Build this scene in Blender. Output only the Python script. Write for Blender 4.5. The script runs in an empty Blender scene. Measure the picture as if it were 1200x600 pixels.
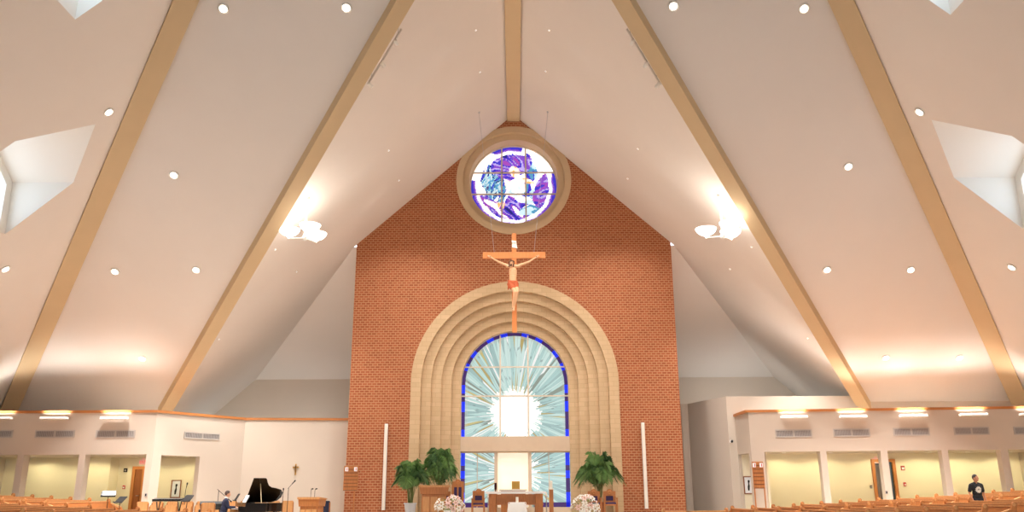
import bpy, bmesh, math, random
from mathutils import Vector, Matrix, geometry
from math import sin, cos, pi, radians, atan2, sqrt, tan

# ------------------------------------------------------------------ camera, world, exposure
random.seed(11)
SC = bpy.context.scene
COL = SC.collection
F_PX, TH, ROLL, ZC = 975.0, radians(16.0), radians(0.3), 1.2
cam_d = bpy.data.cameras.new('camera'); cam = bpy.data.objects.new('camera', cam_d); COL.objects.link(cam)
cam_d.sensor_width = 36.0; cam_d.lens = F_PX / 1200 * 36; cam_d.shift_x = -2.5 / 1200
cam_d.clip_end = 300
cam.matrix_world = Matrix.Translation((0, 0, ZC)) @ Matrix.Rotation(pi / 2 + TH, 4, 'X') @ Matrix.Rotation(-ROLL, 4, 'Z')
SC.camera = cam
SC.view_settings.view_transform = 'Standard'; SC.view_settings.look = 'None'
SC.view_settings.gamma = 1.0; SC.view_settings.use_curve_mapping = False
SC.view_settings.exposure = -0.17
W = bpy.data.worlds.new('sky'); SC.world = W; W.use_nodes = True
bg = W.node_tree.nodes['Background']; bg.inputs[0].default_value = (0.70, 0.85, 1.0, 1); bg.inputs[1].default_value = 4.0
WARM = (1.0, 0.96, 0.93); AISLE = (1.0, 0.90, 0.56); TUBE = (1.0, 0.97, 0.92)
L_DOWN, L_TUBE, L_CHAND, L_AISLE, L_TRACK, L_NAVE, L_PIN = 4200.0, 19.0, 26.0, 92.0, 900.0, 200.0, 1200.0


def lamp(name, kind, loc, direction, power, color, parent=None, size=0.2, size_y=None, angle=100, blend=0.6, spread=180):
    d = bpy.data.lights.new(name, kind); d.energy = power; d.color = color
    if kind == 'SPOT':
        d.spot_size = radians(angle); d.spot_blend = blend; d.shadow_soft_size = size
    elif kind == 'AREA':
        d.size = size; d.spread = radians(spread)
        if size_y: d.shape = 'RECTANGLE'; d.size_y = size_y
        else: d.shape = 'DISK'
    else:
        d.shadow_soft_size = size
    o = bpy.data.objects.new(name, d); COL.objects.link(o); o.location = loc
    o.rotation_euler = Vector(direction).to_track_quat('-Z', 'Y').to_euler()
    if parent: o.parent = parent
    return o


# added fill lamps hidden behind the parapets either side of the brick gable
for sx in (-1, 1):
    lamp('parapet_fill_lamp', 'AREA', (sx * 11.6, 43.6, 4.6 if sx < 0 else 6.0), (sx * .05, 1, .12), 45.0, WARM, size=3.5, size_y=.3)
# fill spots added out of view over the nave to light seats and floor
for lx, ly, lz in ((-7, 18, 20), (7, 18, 20), (-12, 12, 15.5), (12, 12, 15.5), (-5, 8, 22), (5, 8, 22), (-16, 20, 12), (16, 20, 12)):
    lamp('nave_fill_spot', 'SPOT', (lx, ly, lz), (0, 0, -1), L_NAVE, WARM, size=0.4, angle=120, blend=0.8)


# ------------------------------------------------------------------ photograph geometry: pixel + depth -> point
def ray(px, py):
    u = (px - 602.5) / F_PX; v = -(py - 300) / F_PX
    c, s = cos(ROLL), sin(ROLL)
    u, v = u * c + v * s, -u * s + v * c
    return Vector((u, cos(TH) - v * sin(TH), sin(TH) + v * cos(TH)))


def P(px, py, Y):
    r = ray(px, py); r = r * (Y / r.y); return Vector((r.x, r.y, r.z + ZC))


def on_plane(px, py, n, d):
    r = ray(px, py); o = Vector((0, 0, ZC)); n = Vector(n); return o + r * ((d - n.dot(o)) / n.dot(r))


# ------------------------------------------------------------------ materials
def lin(c):
    return tuple(((x / 255) / 12.92 if x / 255 <= 0.04045 else ((x / 255 + 0.055) / 1.055) ** 2.4) for x in c) + (1.0,)


MATS = {}


def mat(name, rgb, rough=0.6, metal=0.0, emit=0.0, vary=0.0, scale=4.0, bump=0.0, spec=0.4, stretch=None):
    if name in MATS: return MATS[name]
    m = bpy.data.materials.new(name); m.use_nodes = True; nt = m.node_tree
    b = nt.nodes['Principled BSDF']; c = lin(rgb)
    b.inputs['Base Color'].default_value = c; b.inputs['Roughness'].default_value = rough
    b.inputs['Metallic'].default_value = metal; b.inputs['Specular IOR Level'].default_value = spec
    if emit:
        b.inputs['Emission Color'].default_value = c; b.inputs['Emission Strength'].default_value = emit
    if vary or bump:
        tc = nt.nodes.new('ShaderNodeTexCoord'); mp = nt.nodes.new('ShaderNodeMapping')
        nt.links.new(tc.outputs['Object'], mp.inputs[0])
        if stretch: mp.inputs['Scale'].default_value = stretch
        n = nt.nodes.new('ShaderNodeTexNoise'); n.inputs['Scale'].default_value = scale; n.inputs['Detail'].default_value = 5
        nt.links.new(mp.outputs[0], n.inputs['Vector'])
        if vary:
            r = nt.nodes.new('ShaderNodeValToRGB')
            r.color_ramp.elements[0].position = 0.3; r.color_ramp.elements[1].position = 0.7
            r.color_ramp.elements[0].color = tuple(x * (1 - vary) for x in c[:3]) + (1,)
            r.color_ramp.elements[1].color = tuple(min(1, x * (1 + vary)) for x in c[:3]) + (1,)
            nt.links.new(n.outputs['Fac'], r.inputs[0]); nt.links.new(r.outputs[0], b.inputs['Base Color'])
        if bump:
            bp = nt.nodes.new('ShaderNodeBump'); bp.inputs['Strength'].default_value = bump; bp.inputs['Distance'].default_value = 0.02
            nt.links.new(n.outputs['Fac'], bp.inputs['Height']); nt.links.new(bp.outputs[0], b.inputs['Normal'])
    MATS[name] = m
    return m


def brick_mat(name, c1, c2, mortar, bw, bh, msize, polar=None):
    m = bpy.data.materials.new(name); m.use_nodes = True; nt = m.node_tree; b = nt.nodes['Principled BSDF']
    b.inputs['Roughness'].default_value = 0.85; b.inputs['Specular IOR Level'].default_value = 0.2
    tc = nt.nodes.new('ShaderNodeTexCoord'); sp = nt.nodes.new('ShaderNodeSeparateXYZ'); cb = nt.nodes.new('ShaderNodeCombineXYZ')
    nt.links.new(tc.outputs['Object'], sp.inputs[0]); nt.links.new(sp.outputs[0], cb.inputs[0]); nt.links.new(sp.outputs[2], cb.inputs[1])
    t = nt.nodes.new('ShaderNodeTexBrick'); t.inputs['Scale'].default_value = 1.0
    t.inputs['Color1'].default_value = lin(c1); t.inputs['Color2'].default_value = lin(c2); t.inputs['Mortar'].default_value = lin(mortar)
    t.inputs['Mortar Size'].default_value = msize; t.inputs['Mortar Smooth'].default_value = 0.2
    t.inputs['Brick Width'].default_value = bw; t.inputs['Row Height'].default_value = bh
    nt.links.new(cb.outputs[0], t.inputs['Vector']); nt.links.new(t.outputs['Color'], b.inputs['Base Color'])
    MATS[name] = m
    return m


CEIL = mat('ceiling_paint', (229, 220, 211), 0.9, vary=0.012, scale=0.6)
WALL = mat('cream_wall_paint', (209, 195, 179), 0.9, vary=0.015, scale=0.8)
AWALL = mat('aisle_wall_yellow_lit', (238, 228, 200), 0.9, vary=0.015, scale=0.8)  # cream wall paint with the yellow aisle light put into its colour
BEAM = mat('tan_beam_paint', (206, 180, 142), 0.75, vary=0.02, scale=1.0)
WHITE = mat('white_paint', (240, 236, 228), 0.6)
OAK = mat('oak', (160, 98, 48), 0.42, vary=0.16, scale=3.0, stretch=(6, 1, 6), spec=0.4)
OAKV = mat('oak_vertical', (180, 114, 62), 0.42, vary=0.14, scale=3.0, stretch=(8, 8, 1))
OAKL = mat('oak_light', (202, 146, 92), 0.45, vary=0.12, scale=3.0, stretch=(8, 8, 1))
CROSSW = mat('cross_wood', (206, 124, 64), 0.5, vary=0.08, scale=2.0, stretch=(6, 6, 1))
TRIMW = mat('trim_wood', (190, 122, 66), 0.5, vary=0.1, scale=2.0)
BRICK = brick_mat('red_brick', (150, 82, 52), (168, 96, 63), (192, 142, 104), 0.232, 0.116, 0.017)
TANB = brick_mat('tan_brick', (202, 172, 134), (210, 180, 142), (194, 164, 126), 0.45, 0.22, 0.012)
BLACK = mat('black_lacquer', (14, 12, 12), 0.12, spec=0.6)
BLACKM = mat('black_matte', (22, 21, 22), 0.6)
DARK = mat('dark_metal', (48, 46, 46), 0.4, metal=0.6)
STEEL = mat('steel', (190, 190, 190), 0.3, metal=0.9)
BRASS = mat('brass', (196, 150, 70), 0.35, metal=0.8)
GREY = mat('vent_grey', (168, 162, 158), 0.6)
GREYD = mat('vent_dark', (96, 94, 94), 0.8)
NAVY = mat('navy_cloth', (34, 38, 62), 0.85, bump=0.1, scale=60)
SEATP = mat('plum_upholstery', (62, 46, 84), 0.85, bump=0.1, scale=60)
SKIN = mat('skin', (214, 160, 126), 0.55)
SKIN2 = mat('tanned_skin', (176, 122, 92), 0.55)
CORPUS = mat('painted_flesh', (212, 162, 120), 0.55, vary=0.05, scale=9)
HAIR = mat('dark_hair', (40, 28, 22), 0.7, bump=0.5, scale=70)
HAIRB = mat('brown_hair', (92, 58, 44), 0.7, bump=0.5, scale=50)
LOIN = mat('russet_cloth', (182, 86, 48), 0.75, vary=0.12, scale=8)
SHIRT = mat('black_cotton', (26, 25, 27), 0.9, bump=0.15, scale=25)
JEAN = mat('dark_denim', (30, 34, 44), 0.9, bump=0.15, scale=40)
CARPET = mat('floor_carpet', (208, 198, 186), 0.95, vary=0.08, scale=6)
STONE = mat('platform_stone', (224, 214, 200), 0.6, vary=0.05, scale=2)
CLOTH = mat('white_cloth', (243, 240, 236), 0.85)
PAPER = mat('paper', (236, 238, 240), 0.8)
LEAF = mat('palm_leaf', (104, 138, 74), 0.5, vary=0.3, scale=3)
LEAFD = mat('palm_leaf_dark', (76, 108, 62), 0.5, vary=0.3, scale=3)
STEM = mat('palm_stem', (112, 124, 66), 0.6)
POT = mat('pale_grey_pot', (196, 196, 198), 0.5)
TERRA = mat('terracotta_pot', (168, 96, 62), 0.7)
PETW = mat('white_petal', (247, 242, 232), 0.6)
PETP = mat('pink_petal', (240, 206, 198), 0.6)
LED = mat('downlight_lens', (255, 246, 230), 0.4, emit=4.0)
LEDS = mat('pinpoint_lens', (255, 246, 236), 0.4, emit=3.0)
TUBEM = mat('tube_diffuser', (255, 250, 240), 0.4, emit=1.15)
BOWL = mat('lit_bowl_glass', (255, 250, 242), 0.3, emit=9.0)
RED = mat('red_ink', (200, 40, 44), 0.6)
EXITR = mat('exit_letters', (240, 70, 60), 0.5, emit=0.8)
EXITP = mat('exit_panel', (246, 190, 182), 0.5, emit=0.25)
LEADW = mat('pale_mullion', (222, 206, 184), 0.6)
NICHE = mat('backlit_onyx', (255, 244, 226), 0.4, emit=0.75)
GOLD = mat('gold_leaf', (206, 158, 84), 0.35, metal=0.6)
IVORY = mat('candle_wax', (250, 244, 228), 0.5)


def glass_emit(name, rgb, e):
    return mat(name, rgb, 0.25, emit=e)


# ------------------------------------------------------------------ mesh builder
class MB:
    def __init__(s): s.v = []; s.f = []; s.m = []; s.mi = 0

    def add(s, vs, fs):
        o = len(s.v); s.v += [tuple(p) for p in vs]; s.f += [tuple(i + o for i in f) for f in fs]; s.m += [s.mi] * len(fs)
        return s

    def box(s, x0, x1, y0, y1, z0, z1):
        return s.add([(x0, y0, z0), (x1, y0, z0), (x1, y1, z0), (x0, y1, z0), (x0, y0, z1), (x1, y0, z1), (x1, y1, z1), (x0, y1, z1)],
                     [(3, 2, 1, 0), (4, 5, 6, 7), (0, 1, 5, 4), (1, 2, 6, 5), (2, 3, 7, 6), (3, 0, 4, 7)])

    def cbox(s, x0, x1, y0, y1, z0, z1, c=0.01):
        """box with its four upright and top edges chamfered"""
        pl = lambda d: [(x0 + d, y0), (x1 - d, y0), (x1, y0 + d), (x1, y1 - d), (x1 - d, y1), (x0 + d, y1), (x0, y1 - d), (x0, y0 + d)]
        a = [(x, y, z0) for x, y in pl(c)]; b = [(x, y, z1 - c) for x, y in pl(c)]
        q = [(min(max(x, x0 + c), x1 - c), min(max(y, y0 + c), y1 - c), z1) for x, y in pl(c)]
        fs = [tuple(range(7, -1, -1)), tuple(range(16, 24))]
        for k in (0, 8):
            for i in range(8): fs.append((k + i, k + (i + 1) % 8, k + 8 + (i + 1) % 8, k + 8 + i))
        return s.add(a + b + q, fs)

    def bar(s, p, q, w, h, up=(0, 0, 1)):
        p, q = Vector(p), Vector(q); d = (q - p).normalized(); u = Vector(up)
        r = d.cross(u).normalized(); u = r.cross(d)
        vs = [c + r * a * w / 2 + u * b * h / 2 for c in (p, q) for a, b in ((-1, -1), (1, -1), (1, 1), (-1, 1))]
        return s.add(vs, [(3, 2, 1, 0), (4, 5, 6, 7)] + [(i, (i + 1) % 4, 4 + (i + 1) % 4, 4 + i) for i in range(4)])

    def tube(s, pts, r, n=8, cap=True):
        pts = [Vector(p) for p in pts]; rs = r if isinstance(r, (list, tuple)) else [r] * len(pts)
        vs = []; ref = None
        for i, p in enumerate(pts):
            d = (pts[min(i + 1, len(pts) - 1)] - pts[max(i - 1, 0)]).normalized()
            if ref is None: ref = Vector((1, 0, 0)) if abs(d.x) < 0.8 else Vector((0, 1, 0))
            a = d.cross(ref).normalized(); b = a.cross(d).normalized(); ref = b
            vs += [p + (a * cos(2 * pi * k / n) + b * sin(2 * pi * k / n)) * rs[i] for k in range(n)]
        fs = []
        for i in range(len(pts) - 1):
            for k in range(n): fs.append((i * n + k, i * n + (k + 1) % n, (i + 1) * n + (k + 1) % n, (i + 1) * n + k))
        if cap: fs += [tuple(range(n - 1, -1, -1)), tuple((len(pts) - 1) * n + k for k in range(n))]
        return s.add(vs, fs)

    def lathe(s, prof, c=(0, 0, 0), n=20, ax=None):
        vs = []; M = Matrix.Translation(c)
        if ax is not None: M = M @ Vector((0, 0, 1)).rotation_difference(Vector(ax)).to_matrix().to_4x4()
        for r, z in prof: vs += [M @ Vector((r * cos(2 * pi * k / n), r * sin(2 * pi * k / n), z)) for k in range(n)]
        fs = []
        for i in range(len(prof) - 1):
            for k in range(n): fs.append((i * n + k, i * n + (k + 1) % n, (i + 1) * n + (k + 1) % n, (i + 1) * n + k))
        fs += [tuple(range(n - 1, -1, -1)), tuple((len(prof) - 1) * n + k for k in range(n))]
        return s.add(vs, fs)

    def ell(s, c, r, n=14, m=9, rot=None):
        c = Vector(c); vs = [];
        for j in range(m + 1):
            t = pi * j / m
            for k in range(n):
                q = Vector((r[0] * sin(t) * cos(2 * pi * k / n), r[1] * sin(t) * sin(2 * pi * k / n), r[2] * cos(t)))
                if rot is not None: q = rot @ q
                vs.append(c + q)
        fs = []
        for j in range(m):
            for k in range(n): fs.append((j * n + k, (j + 1) * n + k, (j + 1) * n + (k + 1) % n, j * n + (k + 1) % n))
        return s.add(vs, fs)

    def cap2(s, p, q, r1, r2, n=12):
        """tapered round-ended limb"""
        p, q = Vector(p), Vector(q); d = (q - p); L = d.length; d = d / L
        pts = []; rs = []
        for t in (0, 30, 60): pts.append(p - d * r1 * cos(radians(t))); rs.append(max(r1 * sin(radians(t)), 0.001))
        for t in (0, .33, .67, 1): pts.append(p + d * L * t); rs.append(r1 + (r2 - r1) * t)
        for t in (60, 30, 0): pts.append(q + d * r2 * cos(radians(t))); rs.append(max(r2 * sin(radians(t)), 0.001))
        return s.tube(pts, rs, n)

    def prism(s, poly, a, b, to, holes=()):
        """2D outline (with holes) extruded between depths a and b; to(u, v, depth) -> point"""
        loops = [list(poly)] + [list(h) for h in holes]
        flat = [p for l in loops for p in l]; N = len(flat)
        tris = geometry.tessellate_polygon([[Vector((p[0], p[1], 0)) for p in l] for l in loops])
        vs = [to(p[0], p[1], a) for p in flat] + [to(p[0], p[1], b) for p in flat]
        fs = [tuple(t) for t in tris] + [tuple(N + i for i in reversed(t)) for t in tris]
        o = 0
        for l in loops:
            n = len(l)
            for i in range(n): fs.append((o + i, o + (i + 1) % n, N + o + (i + 1) % n, N + o + i))
            o += n
        return s.add(vs, fs)

    def flat(s, loops3):
        """planar 3D polygon with holes"""
        flat = [Vector(p) for l in loops3 for p in l]
        tris = geometry.tessellate_polygon([[Vector(p) for p in l] for l in loops3])
        return s.add(flat, [tuple(t) for t in tris])

    def build(s, name, mats, parent=None, loc=None, smooth=False, bevel=0.0, recalc=True):
        me = bpy.data.meshes.new(name); me.from_pydata(s.v, [], s.f)
        for m in (mats if isinstance(mats, (list, tuple)) else [mats]): me.materials.append(m)
        me.polygons.foreach_set('material_index', s.m)
        if recalc:
            b = bmesh.new(); b.from_mesh(me); bmesh.ops.remove_doubles(b, verts=b.verts, dist=1e-5)
            bmesh.ops.recalc_face_normals(b, faces=b.faces); b.to_mesh(me); b.free()
        if smooth: me.polygons.foreach_set('use_smooth', [True] * len(me.polygons))
        me.update()
        o = bpy.data.objects.new(name, me); COL.objects.link(o)
        if parent is not None: o.parent = parent
        if loc is not None: o.location = loc
        if bevel:
            md = o.modifiers.new('edge', 'BEVEL'); md.width = bevel; md.segments = 2; md.limit_method = 'ANGLE'
        return o


def tag(o, label, cat, group=None, kind=None):
    o['label'] = label; o['category'] = cat
    if group: o['group'] = group
    if kind: o['kind'] = kind
    return o


def thing(name, label, cat, loc=(0, 0, 0), rz=0.0, group=None):
    o = bpy.data.objects.new(name, None); COL.objects.link(o); o.empty_display_size = 0.2
    o.location = loc; o.rotation_euler = (0, 0, rz)
    return tag(o, label, cat, group)


def struct(o): o['kind'] = 'structure'; return o


KIDS = {}


def kids(o): return [c for c in COL.objects if c.parent == o]


def dup(root, loc, rz=None, label=None, group=None, tree=None):
    r = root.copy(); COL.objects.link(r); r.location = loc
    if rz is not None: r.rotation_euler = (0, 0, rz)
    if label: r['label'] = label
    if group: r['group'] = group
    for c, gs in (tree or [(c, kids(c)) for c in kids(root)]):
        d = c.copy(); COL.objects.link(d); d.parent = r
        for g in gs:
            h = g.copy(); COL.objects.link(h); h.parent = d
    return r


def text_mesh(name, body, size, material, parent, loc, rot, extrude=0.003):
    cu = bpy.data.curves.new(name, 'FONT'); cu.body = body; cu.size = size; cu.align_x = 'CENTER'; cu.align_y = 'CENTER'; cu.extrude = extrude
    t = bpy.data.objects.new(name, cu); COL.objects.link(t)
    me = bpy.data.meshes.new_from_object(t.evaluated_get(bpy.context.evaluated_depsgraph_get()))
    bpy.data.objects.remove(t); me.name = name; me.materials.clear(); me.materials.append(material)
    o = bpy.data.objects.new(name, me); COL.objects.link(o); o.parent = parent; o.location = loc; o.rotation_euler = rot
    return o


def remesh(mb, name, material, parent, voxel=0.012, smooth=4, cut=None):
    """fuse overlapping solids into one continuous skin"""
    o = mb.build(name + '_raw', material, None, recalc=True)
    r = o.modifiers.new('r', 'REMESH'); r.mode = 'VOXEL'; r.voxel_size = voxel
    s = o.modifiers.new('s', 'SMOOTH'); s.iterations = smooth; s.factor = 0.5
    me = bpy.data.meshes.new_from_object(o.evaluated_get(bpy.context.evaluated_depsgraph_get()))
    bpy.data.objects.remove(o)
    me.name = name; me.materials.clear(); me.materials.append(material)
    if cut:
        b = bmesh.new(); b.from_mesh(me)
        for co, no in cut:
            bmesh.ops.bisect_plane(b, geom=b.verts[:] + b.edges[:] + b.faces[:], plane_co=co, plane_no=no, clear_outer=True)
        b.to_mesh(me); b.free()
    me.polygons.foreach_set('use_smooth', [True] * len(me.polygons)); me.update()
    n = bpy.data.objects.new(name, me); COL.objects.link(n)
    if parent is not None: n.parent = parent
    return n


XZ = lambda u, v, d: (u, d, v)            # outline in x, z, extruded in y
XY = lambda u, v, d: (u, v, d)
YZ = lambda u, v, d: (d, u, v)


def fin_z(ax):                             # height of the pew tops over the sloped floor
    xs = (0, 8, 10, 12.5, 16.7, 20.6, 26); zs = (.72, .74, .80, .89, 1.12, 1.36, 1.66)
    for i in range(6):
        if ax <= xs[i + 1]: return zs[i] + (zs[i + 1] - zs[i]) * (ax - xs[i]) / (xs[i + 1] - xs[i])
    return zs[-1]


def floor_z(x, y):
    return fin_z(abs(x)) - 0.98

# ================================================================== STRUCTURE
# ------------------------------------------------------------------ ceiling planes (z from plan position)
ZR, SA, SB, SCc = 20.42, 0.90, 0.729, 0.879
EB, XV, YR, XE, YA, ZA, YBK = 40.57, 16.91, 19.7, 24.48, 11.06, 26.72, -18.45
VL = (-XV, EB, 5.2); RE = (0, YR, 20.4)
m = MB(); m.add([(-XE, EB, 5.2), VL, RE, (0, YA, ZA)], [(0, 1, 2, 3)])
struct(m.build('ceiling_front_left', CEIL))
m = MB(); m.add([(XE, EB, 5.2), (XV, EB, 5.2), RE, (0, YA, ZA)], [(0, 1, 2, 3)])
struct(m.build('ceiling_front_right', CEIL))
m = MB(); m.add([(-XE, YBK, 5.2), (XE, YBK, 5.2), (0, YA, ZA)], [(0, 1, 2)]); struct(m.build('ceiling_back', CEIL))
for sx, side in ((-1, 'left'), (1, 'right')):
    # gable slope over the sanctuary
    m = MB(); m.add([(0, YR, ZR), (0, 40.04, ZR), (sx * 8.03, 40.04, ZR - SA * 8.03), (sx * 14.42, 46.44, ZR - SA * 14.42), (sx * XV, 46.44, 5.21), (sx * XV, EB, 5.21)], [tuple(range(6))])
    struct(m.build('ceiling_gable_' + side, CEIL))
    # side slope, pierced by a gabled dormer and a flat skylight
    zc = lambda ax: 5.2 + SCc * (XE - ax)
    pt = lambda ax, y: (sx * ax, y, zc(ax))
    dorm = [pt(14.7, 26.83), pt(16.3, 28.83), pt(18.55, 28.9), pt(18.55, 25.03), pt(16.3, 25.1)]
    skyl = [pt(13.24, 22.2), pt(11.1, 22.2), pt(11.1, 19.1), pt(13.24, 19.1)]
    m = MB(); m.flat([[(sx * XE, EB, 5.2), (0, YA, ZA), (sx * XE, YBK, 5.2)], dorm, skyl])
    struct(m.build('ceiling_side_' + side, CEIL))
    xo = sx * 18.55; A, B_, C_, D_, E_ = [Vector(p) for p in dorm]
    m = MB(); top = Vector((xo, 26.83, A.z)); ef = Vector((xo, 28.83, B_.z)); en = Vector((xo, 25.1, B_.z))
    m.add([A, B_, ef, top], [(0, 1, 2, 3)]); m.add([A, E_, en, top], [(0, 1, 2, 3)])
    m.add([B_, C_, ef], [(0, 1, 2)]); m.add([E_, D_, en], [(0, 1, 2)])
    struct(m.build('ceiling_dormer_' + side, WHITE))
    w = MB()                                                     # dormer window: white gable frame round a glazed opening
    w.prism([(25.03, zc(18.55)), (28.9, zc(18.55)), (28.83, B_.z), (26.83, A.z), (25.1, B_.z)], xo, xo + sx * 0.12, YZ,
            holes=[[(25.4, 10.75), (28.5, 10.75), (28.5, 12.2), (26.83, 13.4), (25.4, 12.2)]])
    w.box(min(xo, xo + sx * .1), max(xo, xo + sx * .1), 26.8, 26.86, 10.75, 13.4)
    wo = struct(w.build('window_%d' % (4 if sx < 0 else 5), WHITE))
    g = MB(); g.prism([(25.4, 10.75), (28.5, 10.75), (28.5, 12.2), (26.83, 13.4), (25.4, 12.2)], xo + sx * .05, xo + sx * .07, YZ)
    clear = MATS.get('clear_glass')
    if not clear:
        clear = bpy.data.materials.new('clear_glass'); clear.use_nodes = True; nt = clear.node_tree; nt.nodes.clear()
        out = nt.nodes.new('ShaderNodeOutputMaterial'); mx = nt.nodes.new('ShaderNodeMixShader'); tr = nt.nodes.new('ShaderNodeBsdfTransparent'); gl = nt.nodes.new('ShaderNodeBsdfGlossy')
        gl.inputs['Roughness'].default_value = 0.03; mx.inputs[0].default_value = 0.06
        nt.links.new(tr.outputs[0], mx.inputs[1]); nt.links.new(gl.outputs[0], mx.inputs[2]); nt.links.new(mx.outputs[0], out.inputs[0]); MATS['clear_glass'] = clear
    g.build('pane', clear, wo)
    m = MB(); hi = [Vector(p) + Vector((0, 0, 1.1)) for p in skyl]; lo = [Vector(p) for p in skyl]
    for i in range(4): m.add([lo[i], lo[(i + 1) % 4], hi[(i + 1) % 4], hi[i]], [(0, 1, 2, 3)])
    so = struct(m.build('window_%d' % (6 if sx < 0 else 7), WHITE))
    g = MB(); g.add(hi, [(0, 1, 2, 3)]); g.build('pane', clear, so)
    # beams: valley, hip, seam strips
    b = MB(); v0, v1 = Vector((sx * XV, EB, 5.2)), Vector((0, YR, 20.4)); d = (v1 - v0)
    b.bar(v0, v1, 0.56, 0.56); struct(b.build('trim_valley_beam_' + side, BEAM))
    b = MB(); v0, v1 = Vector((sx * XE, EB, 5.2)), Vector((0, YA, ZA))
    b.bar(v0, v1, 0.74, 0.6); struct(b.build('trim_hip_beam_' + side, BEAM))
b = MB(); b.box(-.33, .33, 19.5, 39.98, 20.0, 20.42); struct(b.build('trim_ridge_beam', BEAM))
m = MB(); m.add([(-8.4, 40.04, 13.19), (8.4, 40.04, 13.19), (14.9, 46.5, 7.376), (-14.9, 46.5, 7.376)], [(0, 1, 2, 3)])
struct(m.build('ceiling_rear', CEIL))

# ------------------------------------------------------------------ walls
m = MB(); m.prism([(-17.2, -.8), (17.2, -.8), (17.2, 4.95), (14.42, 7.46), (-14.42, 7.46), (-17.2, 4.95)], 46.44, 46.7, XZ); struct(m.build('wall_rear', WALL))
for sx, side in ((-1, 'left'), (1, 'right')):
    m = MB(); m.box(min(sx * XE, sx * (XE + .3)), max(sx * XE, sx * (XE + .3)), YBK, 43, -.8, 5.25); struct(m.build('wall_side_' + side, WALL))
    m = MB(); m.box(min(sx * 16.85, sx * (XE + .3)), max(sx * 16.85, sx * (XE + .3)), 42.9, 43.2, -.8, 5.3); struct(m.build('wall_eave_' + side, WALL))
    m = MB(); m.add([(sx * (XE + .3), EB, 5.2), (sx * XV, EB, 5.2), (sx * XV, 43, 5.2), (sx * (XE + .3), 43, 5.2)], [(0, 1, 2, 3)]); struct(m.build('ceiling_eave_' + side, CEIL))
m = MB(); m.prism([(-XE, -.8), (XE, -.8), (XE, 5.25), (-XE, 5.25)], YBK - .3, YBK, XZ, holes=[[(-21, .2), (21, .2), (21, 4.9), (-21, 4.9)]])  # wide opening added in this unseen wall so sky light fills the nave
for i in range(1, 10): m.box(-21 + i * 4.2 - .06, -21 + i * 4.2 + .06, YBK - .2, YBK - .1, .2, 4.9)
struct(m.build('wall_back', WALL))


def arc(cx, cz, r, a0, a1, n):
    return [(cx + r * cos(a0 + (a1 - a0) * i / n), cz + r * sin(a0 + (a1 - a0) * i / n)) for i in range(n + 1)]


AZ, AR, FLB = 6.36, 4.98, -0.5
arch_out = [(AR, FLB)] + arc(0, AZ, AR, 0, pi, 48) + [(-AR, FLB)]
rose = arc(0, 16.74, 2.80, 0, 2 * pi, 64)[:-1]
m = MB()
wl = [(-7.9, FLB)] + [(-AR, FLB)] + arc(0, AZ, AR, pi, 0, 48) + [(AR, FLB), (7.86, FLB), (7.86, 13.36), (0, 20.4), (-7.9, 13.36)]
m.prism(wl, 40.0, 41.25, XZ, holes=[rose]); struct(m.build('wall_brick', BRICK))
# stepped brick arch, each ring set back behind the last
rr = [4.985, 4.50, 4.03, 3.56, 3.09, 2.64]; cz = [6.36, 6.38, 6.38, 6.39, 6.40, 6.41]
a = MB()
for i in range(5):
    o_, i_ = rr[i] + (0.02 if i else -0.005), rr[i + 1]
    ring = [(o_, FLB)] + arc(0, cz[i], o_, 0, pi, 48) + [(-o_, FLB), (-i_, FLB)] + arc(0, cz[i], i_, pi, 0, 48) + [(i_, FLB)]
    a.prism(ring, 39.94 + i * 0.24 + (0.02 if i else 0), 41.6, XZ)
struct(a.build('trim_stepped_arch', TANB))
r = MB()
prof = [(2.95, 39.93, 2.62), (2.66, 40.16, 2.30)]
for ro, y0, ri in prof:
    r.prism(arc(0, 16.74, ro, 0, 2 * pi, 72)[:-1], y0, 41.3, XZ, holes=[arc(0, 16.74, ri, 0, 2 * pi, 72)[:-1]])
struct(r.build('trim_round_window_surround', mat('cast_stone', (206, 178, 142), 0.8, vary=0.03, scale=3)))


# ------------------------------------------------------------------ side walls with their openings
class Seg:
    """vertical wall face through two plan points; u runs along it"""
    def __init__(s, p, q):
        s.p, s.q = Vector((p[0], p[1], 0)), Vector((q[0], q[1], 0)); s.d = (s.q - s.p).normalized(); s.n = Vector((-s.d.y, s.d.x, 0)); s.L = (s.q - s.p).length
        if s.n.y < 0: s.n = -s.n                                # n points away from the nave

    def at(s, px, py):
        h = on_plane(px, py, s.n, s.n.dot(s.p)); return (h - s.p).dot(s.d), h.z

    def to(s, u, v, d):
        w = s.p + s.d * u + s.n * d; return (w.x, w.y, v)


def opening_wall(seg, name, L, ztop, openings, zopen, thick, parent_mats=WALL, z0=-.6):
    out = [(0, z0)]
    for a_, b_ in openings: out += [(a_, z0), (a_, zopen), (b_, zopen), (b_, z0)]
    out += [(L, z0), (L, ztop), (0, ztop)]
    mm = MB(); mm.prism(out, 0, thick, seg.to); return struct(mm.build(name, parent_mats))


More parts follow.
